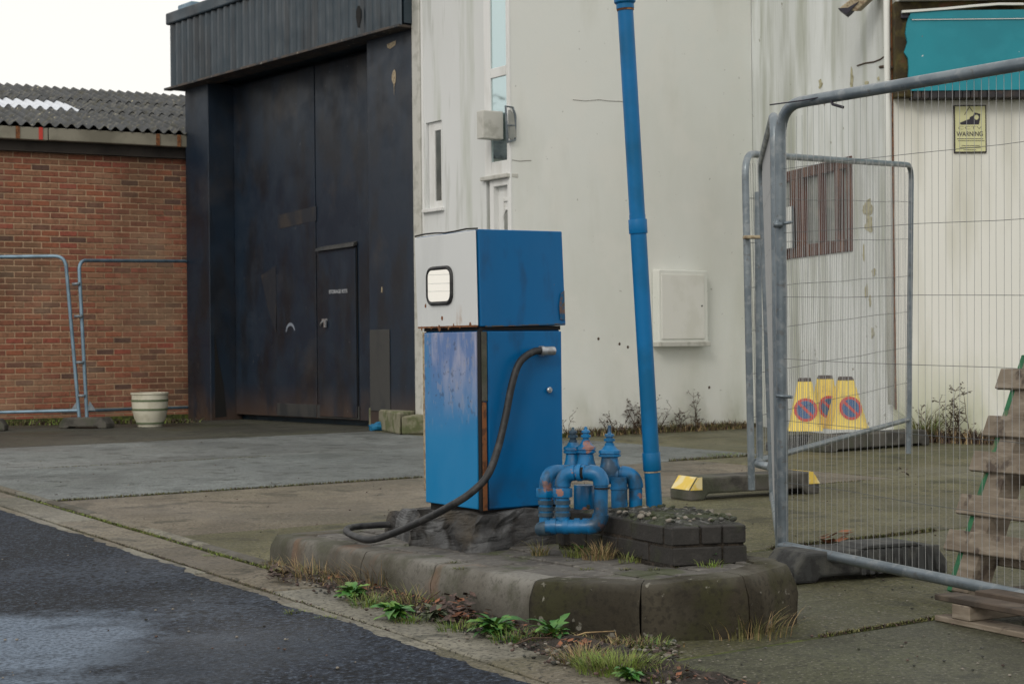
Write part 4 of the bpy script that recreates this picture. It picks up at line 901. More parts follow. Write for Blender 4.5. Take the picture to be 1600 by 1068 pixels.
# meter box on the blank wall
hNb = Vector((.625, -.781, 0))
def SB(px, py, off=0): q = V(px, py, (h0.x, h0.y), (hB.x, hB.y), off); return (q - h0).dot(hB), q.z
def sb(t, out, z): p = h0 + hB * t + hNb * out; return Vector((p.x, p.y, z))
def sbox(b_, t0, t1, o0, o1, z0, z1): b_.hexa([sb(t0, o0, z0), sb(t1, o0, z0), sb(t1, o1, z0), sb(t0, o1, z0), sb(t0, o0, z1), sb(t1, o0, z1), sb(t1, o1, z1), sb(t0, o1, z1)])
(m0, mz1), (m1, mz0) = SB(1013, 421), SB(1096, 539)
meter = thing('meter_box', sb((m0 + m1) / 2, .01, mz0), 'pale cream meter cabinet fixed to the blank rendered wall', 'cabinet')
part('case', 'cream_render', meter, lambda b_: sbox(b_, m0 + .05, m1, .003, .11, mz0, mz1), bevel=.012)
mdoor = part('door', 'meter_paint', meter, lambda b_: sbox(b_, m0 + .08, m1 - .07, .111, .122, mz0 + .07, mz1 - .05), bevel=.005)
part('lock', 'dark_gap', mdoor, lambda b_: b_.lathe([(.009, 0), (.009, .006)], 10, sb(m1 - .11, .122, (mz0 + mz1) / 2 + .02), hNb))
part('bottom_ledge', 'grey_upvc', meter, lambda b_: sbox(b_, m0 + .04, m1 + .012, .003, .135, mz0 - .012, mz0 + .04), bevel=.006)
# hairline cracks and small holes of the blank wall
def cracks(b_):
    for pts in ([(895, 156), (915, 158), (935, 156), (952, 158), (975, 159)], [(800, 250), (812, 252), (822, 251), (830, 251)]):
        b_.tube([sb(SB(x, y)[0], .003, SB(x, y)[1]) for x, y in pts], .002, 4)
    for (x, y) in ((935, 529), (968, 537), (981, 542), (1108, 605)): b_.lathe([(.018, 0), (.01, .004)], 6, sb(SB(x, y)[0], .001, SB(x, y)[1]), hNb)
part('wall_crack', 'stem_brown', house, cracks)
part('base_moss', 'moss', house, lambda b_: sbox(b_, .0, LB, .0, .1, -.03, .035))

# ================================================================== PEELING SIDE WALL + RIGHT BUILDING
cr = crn; sD = Vector((.26, -.966, 0)).normalized(); sL = 3.29; se = cr + sD * sL; sN = Vector((-.966, -.26, 0)).normalized()
rb = thing('right_building', (se.x, se.y, 0), 'stained off-white building behind the wire fence with a teal sign board', 'building')
def st(t, out, z): p = cr + sD * t + sN * out; return Vector((p.x, p.y, z))
def stbox(b_, t0, t1, o0, o1, z0, z1): b_.hexa([st(t0, o0, z0), st(t1, o0, z0), st(t1, o1, z0), st(t0, o1, z0), st(t0, o0, z1), st(t1, o0, z1), st(t1, o1, z1), st(t0, o1, z1)])
def SS(px, py, off=0): q = V(px, py, (cr.x, cr.y), (sD.x, sD.y), off); return (q - cr).dot(sD), q.z
wa, wza = SS(1208, 250); wb_, wzb = SS(1333, 392); wzt = SS(1333, 243)[1]
def sidew(b_):
    stbox(b_, -.3, wa, 0, -.2, -.05, 7); stbox(b_, wb_, sL - .001, 0, -.2, -.05, 7); stbox(b_, wa, wb_, 0, -.2, -.05, wzb); stbox(b_, wa, wb_, 0, -.2, wzt, 7)
part('peeling_wall', 'peeling_wall', rb, sidew)
part('corner_pipe', 'cream_render', rb, lambda b_: b_.tube([se + Vector((-.03, -.03, 0)) + zdir * .35, se + Vector((-.03, -.03, 0)) + zdir * 6], .03, 10))
part('corner_cable', 'rust', rb, lambda b_: b_.tube([se + Vector((.02, -.012, 0)) + zdir * z for z in (.3, 1, 2, 3, 4, 5)], .009, 6))
# window of side wall
win = part('window', 'brown_wood', rb, lambda b_: (stbox(b_, wa, wb_, .02, -.1, wzb, wzb + .13), stbox(b_, wa, wb_, .02, -.1, wzt - .11, wzt), stbox(b_, wa, wa + .08, .02, -.1, wzb + .13, wzt - .11), stbox(b_, wb_ - .08, wb_, .03, -.1, wzb + .13, wzt - .11)), bevel=.008)
pe = [(1214, 1236), (1257, 1281), (1286, 1308), (1314, 1328)]
lo_ = wa + .08
for i, (xa, xb) in enumerate(pe):
    ta, tb = SS(xa, 320)[0], SS(xb, 320)[0]
    if ta > lo_: part('mullion', 'brown_wood', win, lambda b_: stbox(b_, lo_ + .001, ta, .012 + .006 * i, -.09, wzb + .13, wzt - .11), bevel=.006)
    part('pane', 'dirty_glass', win, lambda b_: stbox(b_, max(ta, lo_) + .001, tb - .001, -.04, -.055, wzb + .128, wzt - .108)); lo_ = tb
part('mullion', 'brown_wood', win, lambda b_: stbox(b_, lo_, wb_ - .081, .02, -.09, wzb + .13, wzt - .11), bevel=.006)
ntc0 = SS(1226, 390); ntc1 = SS(1246, 322)
part('notice', 'white_upvc', win, lambda b_: stbox(b_, ntc0[0], ntc1[0], .06, .066, ntc0[1], ntc1[1]))
part('notice_rim', 'galvanised', win, lambda b_: (stbox(b_, ntc1[0], ntc1[0] + .02, .05, .07, ntc0[1], ntc1[1])))
for (px, py, w_, h_) in ((1282, 132, .06, .1), (1331, 122, .05, .2), (1354, 130, .05, .05), (1373, 123, .03, .04), (1356, 325, .14, .16), (1358, 350, .1, .22), (1366, 425, .05, .09), (1354, 455, .04, .14), (1360, 470, .03, .1), (1350, 395, .03, .16), (1364, 520, .04, .12)):
    t, z = SS(px, py); n = 11
    part('bare_patch', 'raw_render', rb, lambda b_: b_.slab([st(t + w_ * math.cos(6.28 * k / n) * R.uniform(.4, 1.1), .002, z + h_ * .6 * math.sin(6.28 * k / n) * R.uniform(.5, 1.1)) for k in range(n)], sN * .003))
def cracks2(b_):
    b_.tube([st(SS(x, y)[0], .004, SS(x, y)[1]) for x, y in ((1340, 103), (1352, 99), (1366, 97), (1376, 93), (1388, 84), (1392, 78))], .008, 4)
    b_.tube([st(SS(x, y)[0], .004, SS(x, y)[1]) for x, y in ((1375, 105), (1385, 104), (1395, 106))], .014, 4)
    b_.tube([st(SS(x, y)[0], .004, SS(x, y)[1]) for x, y in ((1382, 75), (1393, 76))], .008, 4)
part('torn_edge', 'stem_brown', rb, cracks2)
# security lamp head poking in at the top
sl = V(1340, 5, (cr.x, cr.y), (sD.x, sD.y), .3)
lampb = thing('broken_lamp', (sl.x, sl.y, sl.z), 'broken cream lamp hood jutting out high on the peeling wall', 'light')
def hood(b_):
    a = [P(1310, 14, sl.y), P(1345, -14, sl.y), P(1372, -14, sl.y), P(1338, 18, sl.y)]
    b_.slab(a, (.1, .25, .05))
part('hood', 'cone_yellow' if False else 'seam_tan', lampb, hood, bevel=.01)
part('lamp_base', 'sign_black', lampb, lambda b_: b_.slab([P(1309, 13, sl.y - .02), P(1322, 23, sl.y - .02), P(1328, 18, sl.y - .02), P(1342, 2, sl.y - .02), P(1325, 12, sl.y - .02)], (.05, .15, 0)), bevel=.003)
# frontal wall
fw = se.y
part('front_wall', 'right_wall', rb, lambda b_: b_.box(se.x, se.x + 6, fw, fw + .2, -.05, 3.35))
part('upper_wall', 'right_wall', rb, lambda b_: b_.box(se.x, se.x + 6, fw + .02, fw + .22, 3.35, 7))
def FP(px, py, d=0): return P(px, py, fw - d)
zt_ = FP(1500, 22).z; zb_ = FP(1500, 143).z; zu = FP(1500, 157).z
board = thing('sign_board', (FP(1600, 100).x, fw - .2, zb_), 'large flaking teal fascia board over the right hand wall', 'sign')
left_edge = [(1421, 24), (1417, 36), (1415, 52), (1418, 66), (1413, 82), (1419, 91), (1420, 106), (1419, 124), (1424, 142)]
XR = FP(1600, 100, .2).x + 3.5
def bshape(b_):
    pts = [FP(x, y, .2) for x, y in left_edge]; z0, z1 = pts[-1].z, pts[0].z
    b_.slab(pts + [Vector((XR, fw - .2, z0)), Vector((XR, fw - .2, z1 + .0))], (0, .03, 0))
part('panel', 'teal_board', board, bshape)
part('batten', 'teal_board', board, lambda b_: b_.box(FP(1422, 30, .2).x, XR, fw - .212, fw - .2005, FP(1500, 36).z, FP(1500, 23).z), bevel=.002)
part('batten_edge', 'white_upvc', board, lambda b_: b_.box(FP(1424, 30, .2).x, XR, fw - .215, fw - .2125, FP(1500, 37.4).z, FP(1500, 36.4).z))
part('rotten_frame', 'rotten_wood', board, lambda b_: b_.box(FP(1397, 30, .1).x, XR, fw - .15, fw - .002, zu + .02, FP(1500, 6).z), bevel=.01, label='rotten brown timber backing of the sign')
def lip(b_):
    pts = [FP(x, y, .23) for x, y in ((1410, 20), (1440, 18), (1480, 15), (1520, 11), (1560, 8), (1600, 8))]
    b_.slab(pts + [p + Vector((0, 0, .022)) for p in pts[::-1]], (0, .04, 0))
part('peeled_strip', 'cream_render', board, lip)
part('top_fascia', 'cream_render', board, lambda b_: b_.box(FP(1398, 0).x, XR, fw - .26, fw - .002, FP(1500, 6.5).z, FP(1500, 6.5).z + .5), bevel=.01)
i = 0
x_ = FP(1424, 150, .1).x
for k in range(46):
    if x_ > XR: break
    part('slat', 'dark_slats', board, lambda b_: b_.box(x_, x_ + .07, fw - .19, fw - .01, zu, zb_ - .004), bevel=.003)
    x_ += .078
part('rag', 'sign_black', board, lambda b_: b_.box(FP(1407, 30, .16).x, FP(1420, 30, .16).x, fw - .19, fw - .16, FP(1410, 35).z, FP(1410, 22).z), bevel=.01)
# warning sign
s0_, s1_ = FP(1491, 239, .02), FP(1541, 164, .02); yy = fw - .02
cctv = thing('warning_sign', ((s0_.x + s1_.x) / 2, yy, s0_.z), 'small yellow warning sign on the wall below the teal board', 'sign')
part('plate', 'sign_frame', cctv, lambda b_: b_.box(s0_.x, s1_.x, yy, fw - .001, s0_.z, s1_.z), bevel=.002)
part('face', 'sign_yellow', cctv, lambda b_: b_.box(s0_.x + .012, s1_.x - .012, yy - .003, yy - .0005, s0_.z + .012, s1_.z - .012))
def sp(px, py): q = P(px, py, yy - .0035); return Vector((q.x, yy - .0035, q.z))
SX = lambda zx, zy: sp(1480 + zx / 10.675, 150 + zy / 10.68)
def cam_icon(b_):
    b_.slab([SX(*p) for p in ((205, 450), (300, 410), (370, 385), (380, 350), (430, 330), (455, 275), (550, 300), (545, 400), (530, 475), (230, 480))], (0, -.002, 0))
    b_.bar(SX(288, 318), SX(372, 178), .002, .006); b_.bar(SX(368, 178), SX(428, 265), .002, .006)
ic = part('camera_icon', 'sign_black', cctv, cam_icon)
part('camera_lens', 'sign_yellow', ic, lambda b_: b_.slab([SX(488 + 36 * math.cos(a), 357 + 42 * math.sin(a)) + Vector((0, -.0022, 0)) for a in [i * math.pi / 8 for i in range(16)]], (0, -.001, 0)))
W_ = (s1_.x - s0_.x)
text_obj('lettering', 'CCTV', .042, 'sign_black', cctv, SX(378, 535), (1, 0, 0), zdir, sx=2.1, bold=-.0008)
text_obj('lettering', 'WARNING', .062, 'sign_black', cctv, SX(378, 638), (1, 0, 0), zdir, sx=.84, bold=.001)
for (za_, a0, a1) in ((715, 165, 600), (748, 180, 620), (830, 240, 540), (862, 200, 560), (900, 270, 480)):
    part('print_line', 'block_grey', cctv, lambda b_: b_.slab([SX(a0, za_ - 5), SX(a1, za_ - 5), SX(a1, za_ + 5), SX(a0, za_ + 5)], (0, -.001, 0)))

# ================================================================== TEMPORARY FENCING
def frame_path(BL, TL, TR, BR, rc):
    out = [BL]; out += elbow(BL, TL, TR, rc, 7); out += elbow(TL, TR, BR, rc, 7); out.append(BR); return out
def fence(label, BL, TL, TR, BR, brl, brr, nh, nv, pr_=.0215, m_='galvanised', wr=.0016, wires=True, single=False, rc=.14, grp='temporary mesh fence panels'):
    fpn = thing('mesh_fence', (BL.x, BL.y, min(BL.z, .12)), label, 'fence', grp)
    part('frame', m_, fpn, lambda b_: b_.tube(frame_path(BL, TL, TR, BR, rc), pr_, 14))
    part('bottom_rail', m_, fpn, lambda b_: b_.tube([brl, brr], pr_ * .93, 12))
    if wires:
        hz_ = nh
        for k, f in enumerate(hz_):
            a, c = brl.lerp(TL, f), brr.lerp(TR, f); mid = [a.lerp(c, q / 8) + Vector((0, 0, .004 * math.sin(q * 2.1 + k))) for q in range(1, 8)]
            part('wire', 'wire_dark', fpn, lambda b_: b_.tube([a] + mid + [c], wr * 1.2, 5, caps=False))
        bq = MB()
        for k in range(1, nv):
            f = k / nv; a, c = brl.lerp(brr, f), TL.lerp(TR, f); c = c + (a - c) * (rc * .0 if .05 < f < .95 else .03)
            mid = [a.lerp(c, q) + Vector((.0015 * math.sin(k * 3.3 + q * 9), .002 * math.sin(k + q * 7), 0)) for q in (.33, .66)]
            if single:
                bs_ = MB(); bs_.tube([a] + mid + [c], wr, 5, caps=False); bs_.build('wire', 'wire', fpn)
            else: bq.tube([a] + mid + [c], wr, 4, caps=False)
        if bq.v: bq.build('mesh_wires', 'wire', fpn, kind='stuff')
    return fpn
HW = (.145, .285, .425, .565, .71, .855)
# near panel running towards the camera at the right
tl = P(1219, 165, 6.9); tr_d = P(1600, 100, 5.69) - tl; nl = tr_d.length; trr = tl + tr_d * (3.35 / nl)
bl = P(1221, 852, 6.9); brd = P(1600, 930, 5.69) - bl; brr_ = bl + brd * (3.35 / brd.length)
foot = Vector((bl.x + .005, bl.y, .03)); footr = Vector((brr_.x, brr_.y, .0))
nearp = fence('large galvanised mesh fence panel nearest the camera at right', foot, tl, trr, footr, bl, brr_, HW, 92, .0235, single=True, wr=.0009)
# post clip and wire ties
part('panel_clip', 'galvanised', nearp, lambda b_: (b_.tube([P(1208, 351, 6.86), P(1222, 351, 6.86)], .012, 8), b_.tube([P(1224, 349, 6.86), P(1238, 347, 6.86)], .007, 6), b_.tube([P(1214, 342, 6.86), P(1214, 356, 6.86)], .01, 6)))
part('panel_clip', 'galvanised', nearp, lambda b_: (b_.tube([P(1212, 618, 6.86), P(1238, 620, 6.86)], .008, 6)))
part('wire_tie', 'sign_black', nearp, lambda b_: (b_.tube([P(1203, 164, 6.82), P(1255, 157, 6.7), P(1298, 149, 6.6)], .003, 5), b_.tube([P(1296, 149, 6.6), P(1301, 163, 6.58), P(1318, 168, 6.55)], .006, 6)))
# edge-on panel
tl2 = P(1210, 177, 7.1); bl2 = P(1219, 846, 7.1); tr2 = P(1190, 254, 9.0); br2 = P(1208, 772, 9.0)
fence('galvanised mesh fence panel seen almost edge on behind the near post', Vector((bl2.x, bl2.y, .04)), tl2, tr2, Vector((br2.x, br2.y, .1)), bl2, br2, HW, 80, .021, wr=.0011)
# far panel
tl3 = P(1164, 240, 9.9); bl3 = P(1174, 722, 9.9); tr3 = P(1424, 258, 13.4); br3 = P(1419, 655, 13.4)
f3 = fence('galvanised mesh fence panel crossing in front of the brown window', Vector((bl3.x, bl3.y, .08)), tl3, tr3, Vector((br3.x, br3.y, .05)), P(1180, 721, 9.9), br3, HW, 92, .0215, wr=.0015)
part('post', 'galvanised', f3, lambda b_: b_.tube([P(1184, 300, 9.98), P(1187, 726, 9.98)], .02, 12))
part('panel_clip', 'seam_tan', f3, lambda b_: b_.box(P(1161, 328, 9.85).x, P(1190, 328, 9.85).x, 9.82, 9.88, P(1170, 373, 9.85).z, P(1170, 368, 9.85).z), bevel=.004)
part('panel_clip', 'galvanised', f3, lambda b_: b_.tube([P(1183, 724, 9.8), P(1203, 729, 9.7)], .024, 10))
# two panels at the brick wall
YW = 20.5
fence('left hand fence panel frame before the brick wall', P(124, 654, YW), P(102, 400, YW), P(-250, 404, YW), P(-250, 660, YW), P(121, 641, YW), P(-250, 650, YW), HW, 2, .022, 'galvanised_blue', wires=False)
fence('fence panel frame between the brick wall and the cream pot', P(136, 654, YW), P(123, 407, YW), P(297, 408, 22.8), P(297, 640, 22.8), P(135, 641, YW), P(297, 636, 22.8), HW, 2, .022, 'galvanised_blue', wires=False)
def cl_(b_):
    for (x0, y0, x1, y1) in ((113, 444, 125, 443), (116, 494, 129, 494), (119, 566, 131, 566), (122, 618, 133, 618)): b_.tube([P(x0, y0, YW - .04), P(x1, y1, YW - .04)], .02, 6)
fc = bpy.data.objects['mesh_fence.003']; part('panel_clip', 'galvanised', fc, cl_)
part('corner_gusset', 'galvanised', fc, lambda b_: (b_.slab([P(110, 641, YW - .01), P(121, 641, YW - .01), P(121, 625, YW - .01)], (0, .01, 0)), b_.slab([P(136, 641, YW - .01), P(150, 641, YW - .01), P(140, 626, YW - .01)], (0, .01, 0))))

# rubber feet
def foot_block(label, p, q, w, h, m_='block_rubber', ends=(False, False), ribs_=False, grp='weighted rubber fence feet', arch=0):
    t = (q - p).normalized(); n_ = Vector((-t.y, t.x, 0)); L_ = (q - p).length
    r_ = thing('ballast_block', ((p.x + q.x) / 2, (p.y + q.y) / 2, 0), label, 'ballast block', grp)
    def body(b_):
        ins = .055
        sec = [(0, 0), (.10, 0), (.13, .02 + arch), (L_ - .13, .02 + arch), (L_ - .10, 0), (L_, 0), (L_, h * .45), (L_ - ins, h), (ins, h), (0, h * .45)]
        a = [p + t * x + zdir * z for x, z in sec]; b_.slab(a, n_ * w)
    part('body', m_, r_, body, bevel=.012, seg=2)
    if ribs_:
        x = L_ * .42
        while x < L_ - .06:
            part('rib', m_, r_, lambda b_: b_.slab([p + t * x + zdir * (h + .0) + n_ * .0, p + t * (x + .022) + zdir * h, p + t * (x + .022) + zdir * .02 - n_ * .012, p + t * x + zdir * .02 - n_ * .012], n_ * .02), bevel=.003); x += .04
        part('top_plate', m_, r_, lambda b_: b_.slab([p + t * (L_ * .42) + zdir * (h + .001), p + t * (L_ * .42 + .04) + zdir * (h + .016), p + t * (L_ - .16) + zdir * (h + .016), p + t * (L_ - .12) + zdir * (h + .001)], n_ * w * .8), bevel=.004)
    for k, e in enumerate(ends):
        if not e: continue
        x0, x1 = (.0, .055) if k == 0 else (L_, L_ - .055)
        s_ = 1 if k == 0 else -1
        def refl(b_):
            a = [p + t * (x0 - s_ * .002) + zdir * h * .47, p + t * (x1 - s_ * .002) + zdir * (h + .002)]
            b_.hexa([a[0] + n_ * .02 + t * s_ * .012 - zdir * .002, a[0] + n_ * .02, a[0] + n_ * (w - .02), a[0] + n_ * (w - .02) + t * s_ * .012,
                     a[1] + n_ * .02 + t * s_ * .012, a[1] + n_ * .02, a[1] + n_ * (w - .02), a[1] + n_ * (w - .02) + t * s_ * .012])
            # wrap onto the long face
            b_.slab([a[0] - n_ * .003 , a[0] - n_ * .003 + t * s_ * .085, a[1] - n_ * .003 + t * s_ * .03, a[1] - n_ * .003], n_ * .0025)
        part('reflector', 'reflector_yellow', r_, refl)
    return r_
foot_block('black ribbed rubber foot under the near fence post', g2(1241, 913), g2(1482, 895), .24, .12, ribs_=True)
foot_block('grey fence foot with yellow ends, standing behind the island', g2(1079, 783), g2(1281, 771), .24, .14, 'block_grey', (True, True), arch=.02)
foot_block('long dark foot block along the wall right of the cones', g2(1296, 707), g2(1453, 695), .26, .145, 'block_grey')
foot_block('short dark foot block with a yellow end below the cones', g2(1225, 706), g2(1300, 702), .26, .13, 'block_rubber', (False, True), ribs_=False)
foot_block('mossy foot block at the base of the brick wall fence', g2(92, 669), g2(166, 669), .24, .13, 'block_grey')
foot_block('mossy foot block cut by the left photo edge', g2(-60, 674), g2(7, 673), .24, .14, 'block_grey')

# ================================================================== NO WAITING CONES
def cone(px, top, bot, Y, label, wt_, wb2, ang, lean=0):
    base = P(px, bot, Y); z0 = base.z; z1 = P(px, top, Y).z; H_ = z1 - z0
    r_ = thing('traffic_cone', (base.x, base.y, z0), label, 'cone', 'yellow no waiting cones', (0, lean, ang))
    hw, tw_ = wb2 / 2, wt_ / 2
    def ringp(w_, z, ch=.28): c = w_ * (1 - ch); return [(-c, -w_, z), (c, -w_, z), (w_, -c, z), (w_, c, z), (c, w_, z), (-c, w_, z), (-w_, c, z), (-w_, -c, z)]
    def body(b_):
        lv = [(hw * 1.04, 0), (hw, .02), (hw * .93, .05)] + [(hw * .93 + (tw_ - hw * .93) * f, .05 + (H_ * .93 - .05) * f) for f in (.33, .66, 1)]
        vs_ = []
        for (w_, z) in lv: vs_ += ringp(w_, z)
        n = 8; b_.add(vs_, [(i * n + k, i * n + (k + 1) % n, (i + 1) * n + (k + 1) % n, (i + 1) * n + k) for i in range(len(lv) - 1) for k in range(n)] + [tuple(range(n))[::-1], tuple(range(len(vs_) - n, len(vs_)))])
    bd = part('body', 'cone_yellow', r_, body, local=True)
    part('cap', 'cap_brown', r_, lambda b_: b_.add(ringp(tw_ * 1.0, H_ * .925) + ringp(tw_ * .82, H_), [tuple(range(8))[::-1], tuple(range(8, 16))] + [(k, (k + 1) % 8, 8 + (k + 1) % 8, 8 + k) for k in range(8)]), local=True)
    # disc on the front face, follows the slope of the face
    sl_ = (hw * .93 - tw_) / (H_ * .93 - .05); zc_ = H_ * .40; rr = .103
    def fp(x, z, off): return Vector((x, -(hw * .93 - (z - .05) * sl_) - off, z))
    part('red_ring', 'sign_red', r_, lambda b_: b_.slab([fp(rr * math.cos(a), zc_ + rr * math.sin(a), .003) for a in [i * math.pi / 14 for i in range(28)]], (0, .002, 0)), local=True)
    part('blue_disc', 'sign_blue', r_, lambda b_: b_.slab([fp(rr * .76 * math.cos(a), zc_ + rr * .76 * math.sin(a), .0045) for a in [i * math.pi / 14 for i in range(28)]], (0, .002, 0)), local=True)
    d1 = Vector((-.707, 0, .707)); 
    def slash(b_):
        q = []
        for (s_, w_) in ((-1, -1), (-1, 1), (1, 1), (1, -1)):
            x = -.707 * rr * .82 * s_ + .707 * w_ * rr * .12; z = zc_ + .707 * rr * .82 * s_ + .707 * w_ * rr * .12; q.append(fp(x, z, .006))
        b_.slab(q, (0, .002, 0))
    part('red_slash', 'sign_red', r_, slash, local=True)
    return r_
YC = 14.75
cone(1258, 590, 672, YC, 'left cone of the trio, palest yellow with full disc', .12, .29, rad(-6))
cone(1290, 586, 668, YC + .22, 'middle cone of the trio, partly hidden behind its neighbours', .125, .28, rad(9))
cone(1322, 588, 669, YC - .02, 'right cone of the trio, widest and crumpled at its foot', .125, .33, rad(8))

# ================================================================== PALLETS
pD = Vector((.63, -1.21, 0)).normalized(); pB = Vector((pD.y * -1, pD.x, 0)).normalized()      # pB: away and to the right
def pallet(label, base, u, w_, thick, Lb, Hb, offs, green=False, slat_w=.08, tm='timber'):
    """u: board direction, w_: direction the boards are stacked in; the open face looks along n"""
    r_ = thing('pallet', base, label, 'pallet', 'wooden pallets')
    n_ = u.cross(w_).normalized()
    for k, of in enumerate(offs):
        c = base + w_ * of + u * R.uniform(-.012, .012); h2 = slat_w / 2 * R.uniform(.96, 1.05)
        a = [c - w_ * h2, c + u * Lb - w_ * h2, c + u * Lb + w_ * h2, c + w_ * h2]
        bq = MB(); bq.slab([v + n_ * (thick / 2 - .019) for v in a], n_ * .02); bq.build('slat', tm, r_, bevel=.003, seg=1)
        if k in (0, len(offs) // 2, len(offs) - 1):
            bq = MB(); bq.slab([v - n_ * thick / 2 for v in a], n_ * .019); bq.build('slat', 'timber', r_, bevel=.003, seg=1)
    for f in (.07, .47, .90):
        p_ = base + u * (Lb * f)
        segs = [(0, Hb, 'timber')]
        if green and f == .07:
            a = [p_ - u * .03 + w_ * .0, p_ - u * .001 + w_ * .0, p_ - u * .001 + w_ * Hb, p_ - u * .03 + w_ * Hb]
            bq = MB(); bq.slab([v - n_ * (thick / 2 - .03) for v in a], n_ * (thick - .055)); bq.build('side_board', 'timber_green', r_, bevel=.003, seg=1)
        for (wa_, wz_, mm) in segs:
            a = [p_ + w_ * wa_, p_ + u * .085 + w_ * wa_, p_ + u * .085 + w_ * wz_, p_ + w_ * wz_]
            bq = MB(); bq.slab([v - n_ * (thick / 2 - .02) for v in a], n_ * (thick - .04)); bq.build('bearer', mm, r_, bevel=.003, seg=1)
    return r_
pbase = P(1478, 930, 6.3); pbase.z = .0
lean_dir = (zdir * math.cos(rad(24)) + pB * math.sin(rad(24))).normalized()
pallet('weathered wooden pallet leaning back behind the near fence', pbase, pD, lean_dir, .14, 1.1, .96, [.19, .335, .51, .655, .85], green=True)
fl = G(1462, 935, .075); fl = Vector((fl.x, fl.y, .045))
pallet('wooden pallet lying flat under the leaning one', fl, pD, pB, .09, 1.1, .9, [.05, .22, .39, .56, .73, .88], slat_w=.1, tm='timber_dark')

# ================================================================== POT, BLOCKS, BITS
pot_p = g2(229, 667)
pot = thing('plant_pot', (pot_p.x, pot_p.y + .2, 0), 'cream glazed barrel pot with green bands by the brick wall', 'pot')
pc = Vector((pot_p.x, pot_p.y + .2, 0)); PH = .42
part('bowl', 'pot_glaze', pot, lambda b_: b_.lathe([(.15, 0), (.155, .03), (.19, .1), (.215, .2), (.222, .3), (.22, PH - .03), (.232, PH - .02), (.232, PH), (.21, PH), (.2, PH - .06)], 32, pc))
for (z0, z1, r_) in ((.20, .225, .2195), (.31, .335, .2255), (.035, .055, .172)):
    part('green_band', 'pot_green', pot, lambda b_: b_.lathe([(r_, z0), (r_, z1)], 32, pc))
part('pot_soil', 'soil', pot, lambda b_: b_.lathe([(.2, PH - .05), (.2, PH - .04)], 24, pc))
# mossy step blocks with blue sheeting beside the workshop door
q0, q1, q2 = g2(576, 668), g2(625, 679), g2(662, 677)
blk = thing('stone_block', (q1.x, q1.y, 0), 'mossy stone step block at the foot of the workshop pilaster', 'block')
part('near_stone', 'stone_block', blk, lambda b_: b_.hexa([v2(q0), v2(q1), v2(q1 + Vector((.15, .55, 0))), v2(q0 + Vector((.3, .4, 0))), v2(q0, .24), v2(q1, .24), v2(q1 + Vector((.15, .55, 0)), .24), v2(q0 + Vector((.3, .4, 0)), .24)]), bevel=.02)
part('side_stone', 'stone_block', blk, lambda b_: b_.hexa([v2(q1 + Vector((.015, 0, 0))), v2(q2 + Vector((.2, 0, 0))), v2(q2 + Vector((.3, .4, 0))), v2(q1 + Vector((.17, .5, 0))), v2(q1 + Vector((.015, 0, 0)), .2), v2(q2 + Vector((.2, 0, 0)), .21), v2(q2 + Vector((.3, .4, 0)), .21), v2(q1 + Vector((.17, .5, 0)), .21)]), bevel=.02)
b = MB(); vs_ = []; nn = 12
for j in range(7):
    for i in range(nn + 1):
        p = q0.lerp(q2 + Vector((.25, 0, 0)), i / nn) + Vector((.12, .06 + j * .06, 0)); vs_.append((p.x, p.y, .262 + .035 * noise.noise(Vector((i * .7, j * .9, 0))) + .05 * (i / nn)))
b.add(vs_, [(j * (nn + 1) + i, j * (nn + 1) + i + 1, (j + 1) * (nn + 1) + i + 1, (j + 1) * (nn + 1) + i) for j in range(6) for i in range(nn)], True)
k = len(b.v); b.add([v + Vector((0, 0, -.012)) for v in b.v[:k]], [tuple(reversed(f)) for f in b.f[:]], True)
o = b.build('folded_sheet', 'blue_sheet'); origin_to_base(o); tag(o, 'crumpled blue plastic sheet lying on the stone block', 'sheet')
b = MB(); pa_, pb_ = q0.lerp(q2, .35) + Vector((.15, .1, .315)), q2 + Vector((.15, .1, .33)); b.bar(pa_, pb_, .12, .03); o = b.build('plank', 'timber', bevel=.004); origin_to_base(o); tag(o, 'short pale plank resting on the blue sheet', 'plank')
b = MB(); c_ = g2(590, 672)
b.lathe([(.02, 0), (.1, .01), (.11, .05), (.07, .08), (.02, .09)], 9, (c_.x, c_.y, 0)); o = b.build('blue_rag', 'blue_sheet'); rockify(o, 9, .03, 1); origin_to_base(o); tag(o, 'blue rag on the ground under the workshop door', 'rag')

# ================================================================== VEGETATION AND LITTER
def blade(b_, p, d, h, w, bend):
    s_ = Vector((-d.y, d.x, 0)).normalized() * w / 2; vs_ = []
    for k in range(5):
        f = k / 4; q = p + Vector((0, 0, 1)) * h * (f - .25 * bend * f * f) + d * h * bend * f * f; ww = (1 - f) ** .7
        vs_ += [q - s_ * ww, q + s_ * ww] if k < 4 else [q]
    b_.add(vs_, [(0, 1, 3, 2), (2, 3, 5, 4), (4, 5, 7, 6), (6, 7, 8)])
def tuft(px, py, z, n, h, spread, m_, label, grp='grass tufts', bendr=(.3, 1.3), w=.003, name='grass_tuft', cat='grass'):
    c = G(px, py, z); b_ = MB()
    for i in range(n):
        a = R.uniform(0, 6.28); r_ = spread * math.sqrt(R.random()); p = Vector((c.x + r_ * math.cos(a), c.y + r_ * math.sin(a) * .7, z - .005))
        a2 = a + R.uniform(-.8, .8); b_.m = R.choices(range(len(m_)), [3] + [1.5] * (len(m_) - 1))[0]
        blade(b_, p, Vector((math.cos(a2), math.sin(a2), 0)), h * R.uniform(.45, 1.1), w * R.uniform(.7, 1.4), R.uniform(*bendr))
    o_ = b_.build(name, list(m_)); origin_to_base(o_); tag(o_, label, cat, grp); return o_
gg, go, gd = 'grass_green', 'grass_olive', 'grass_dry'
tuft(505, 905, 0, 260, .12, .2, (gd, go), 'dry brown grass along the left part of the island kerb')
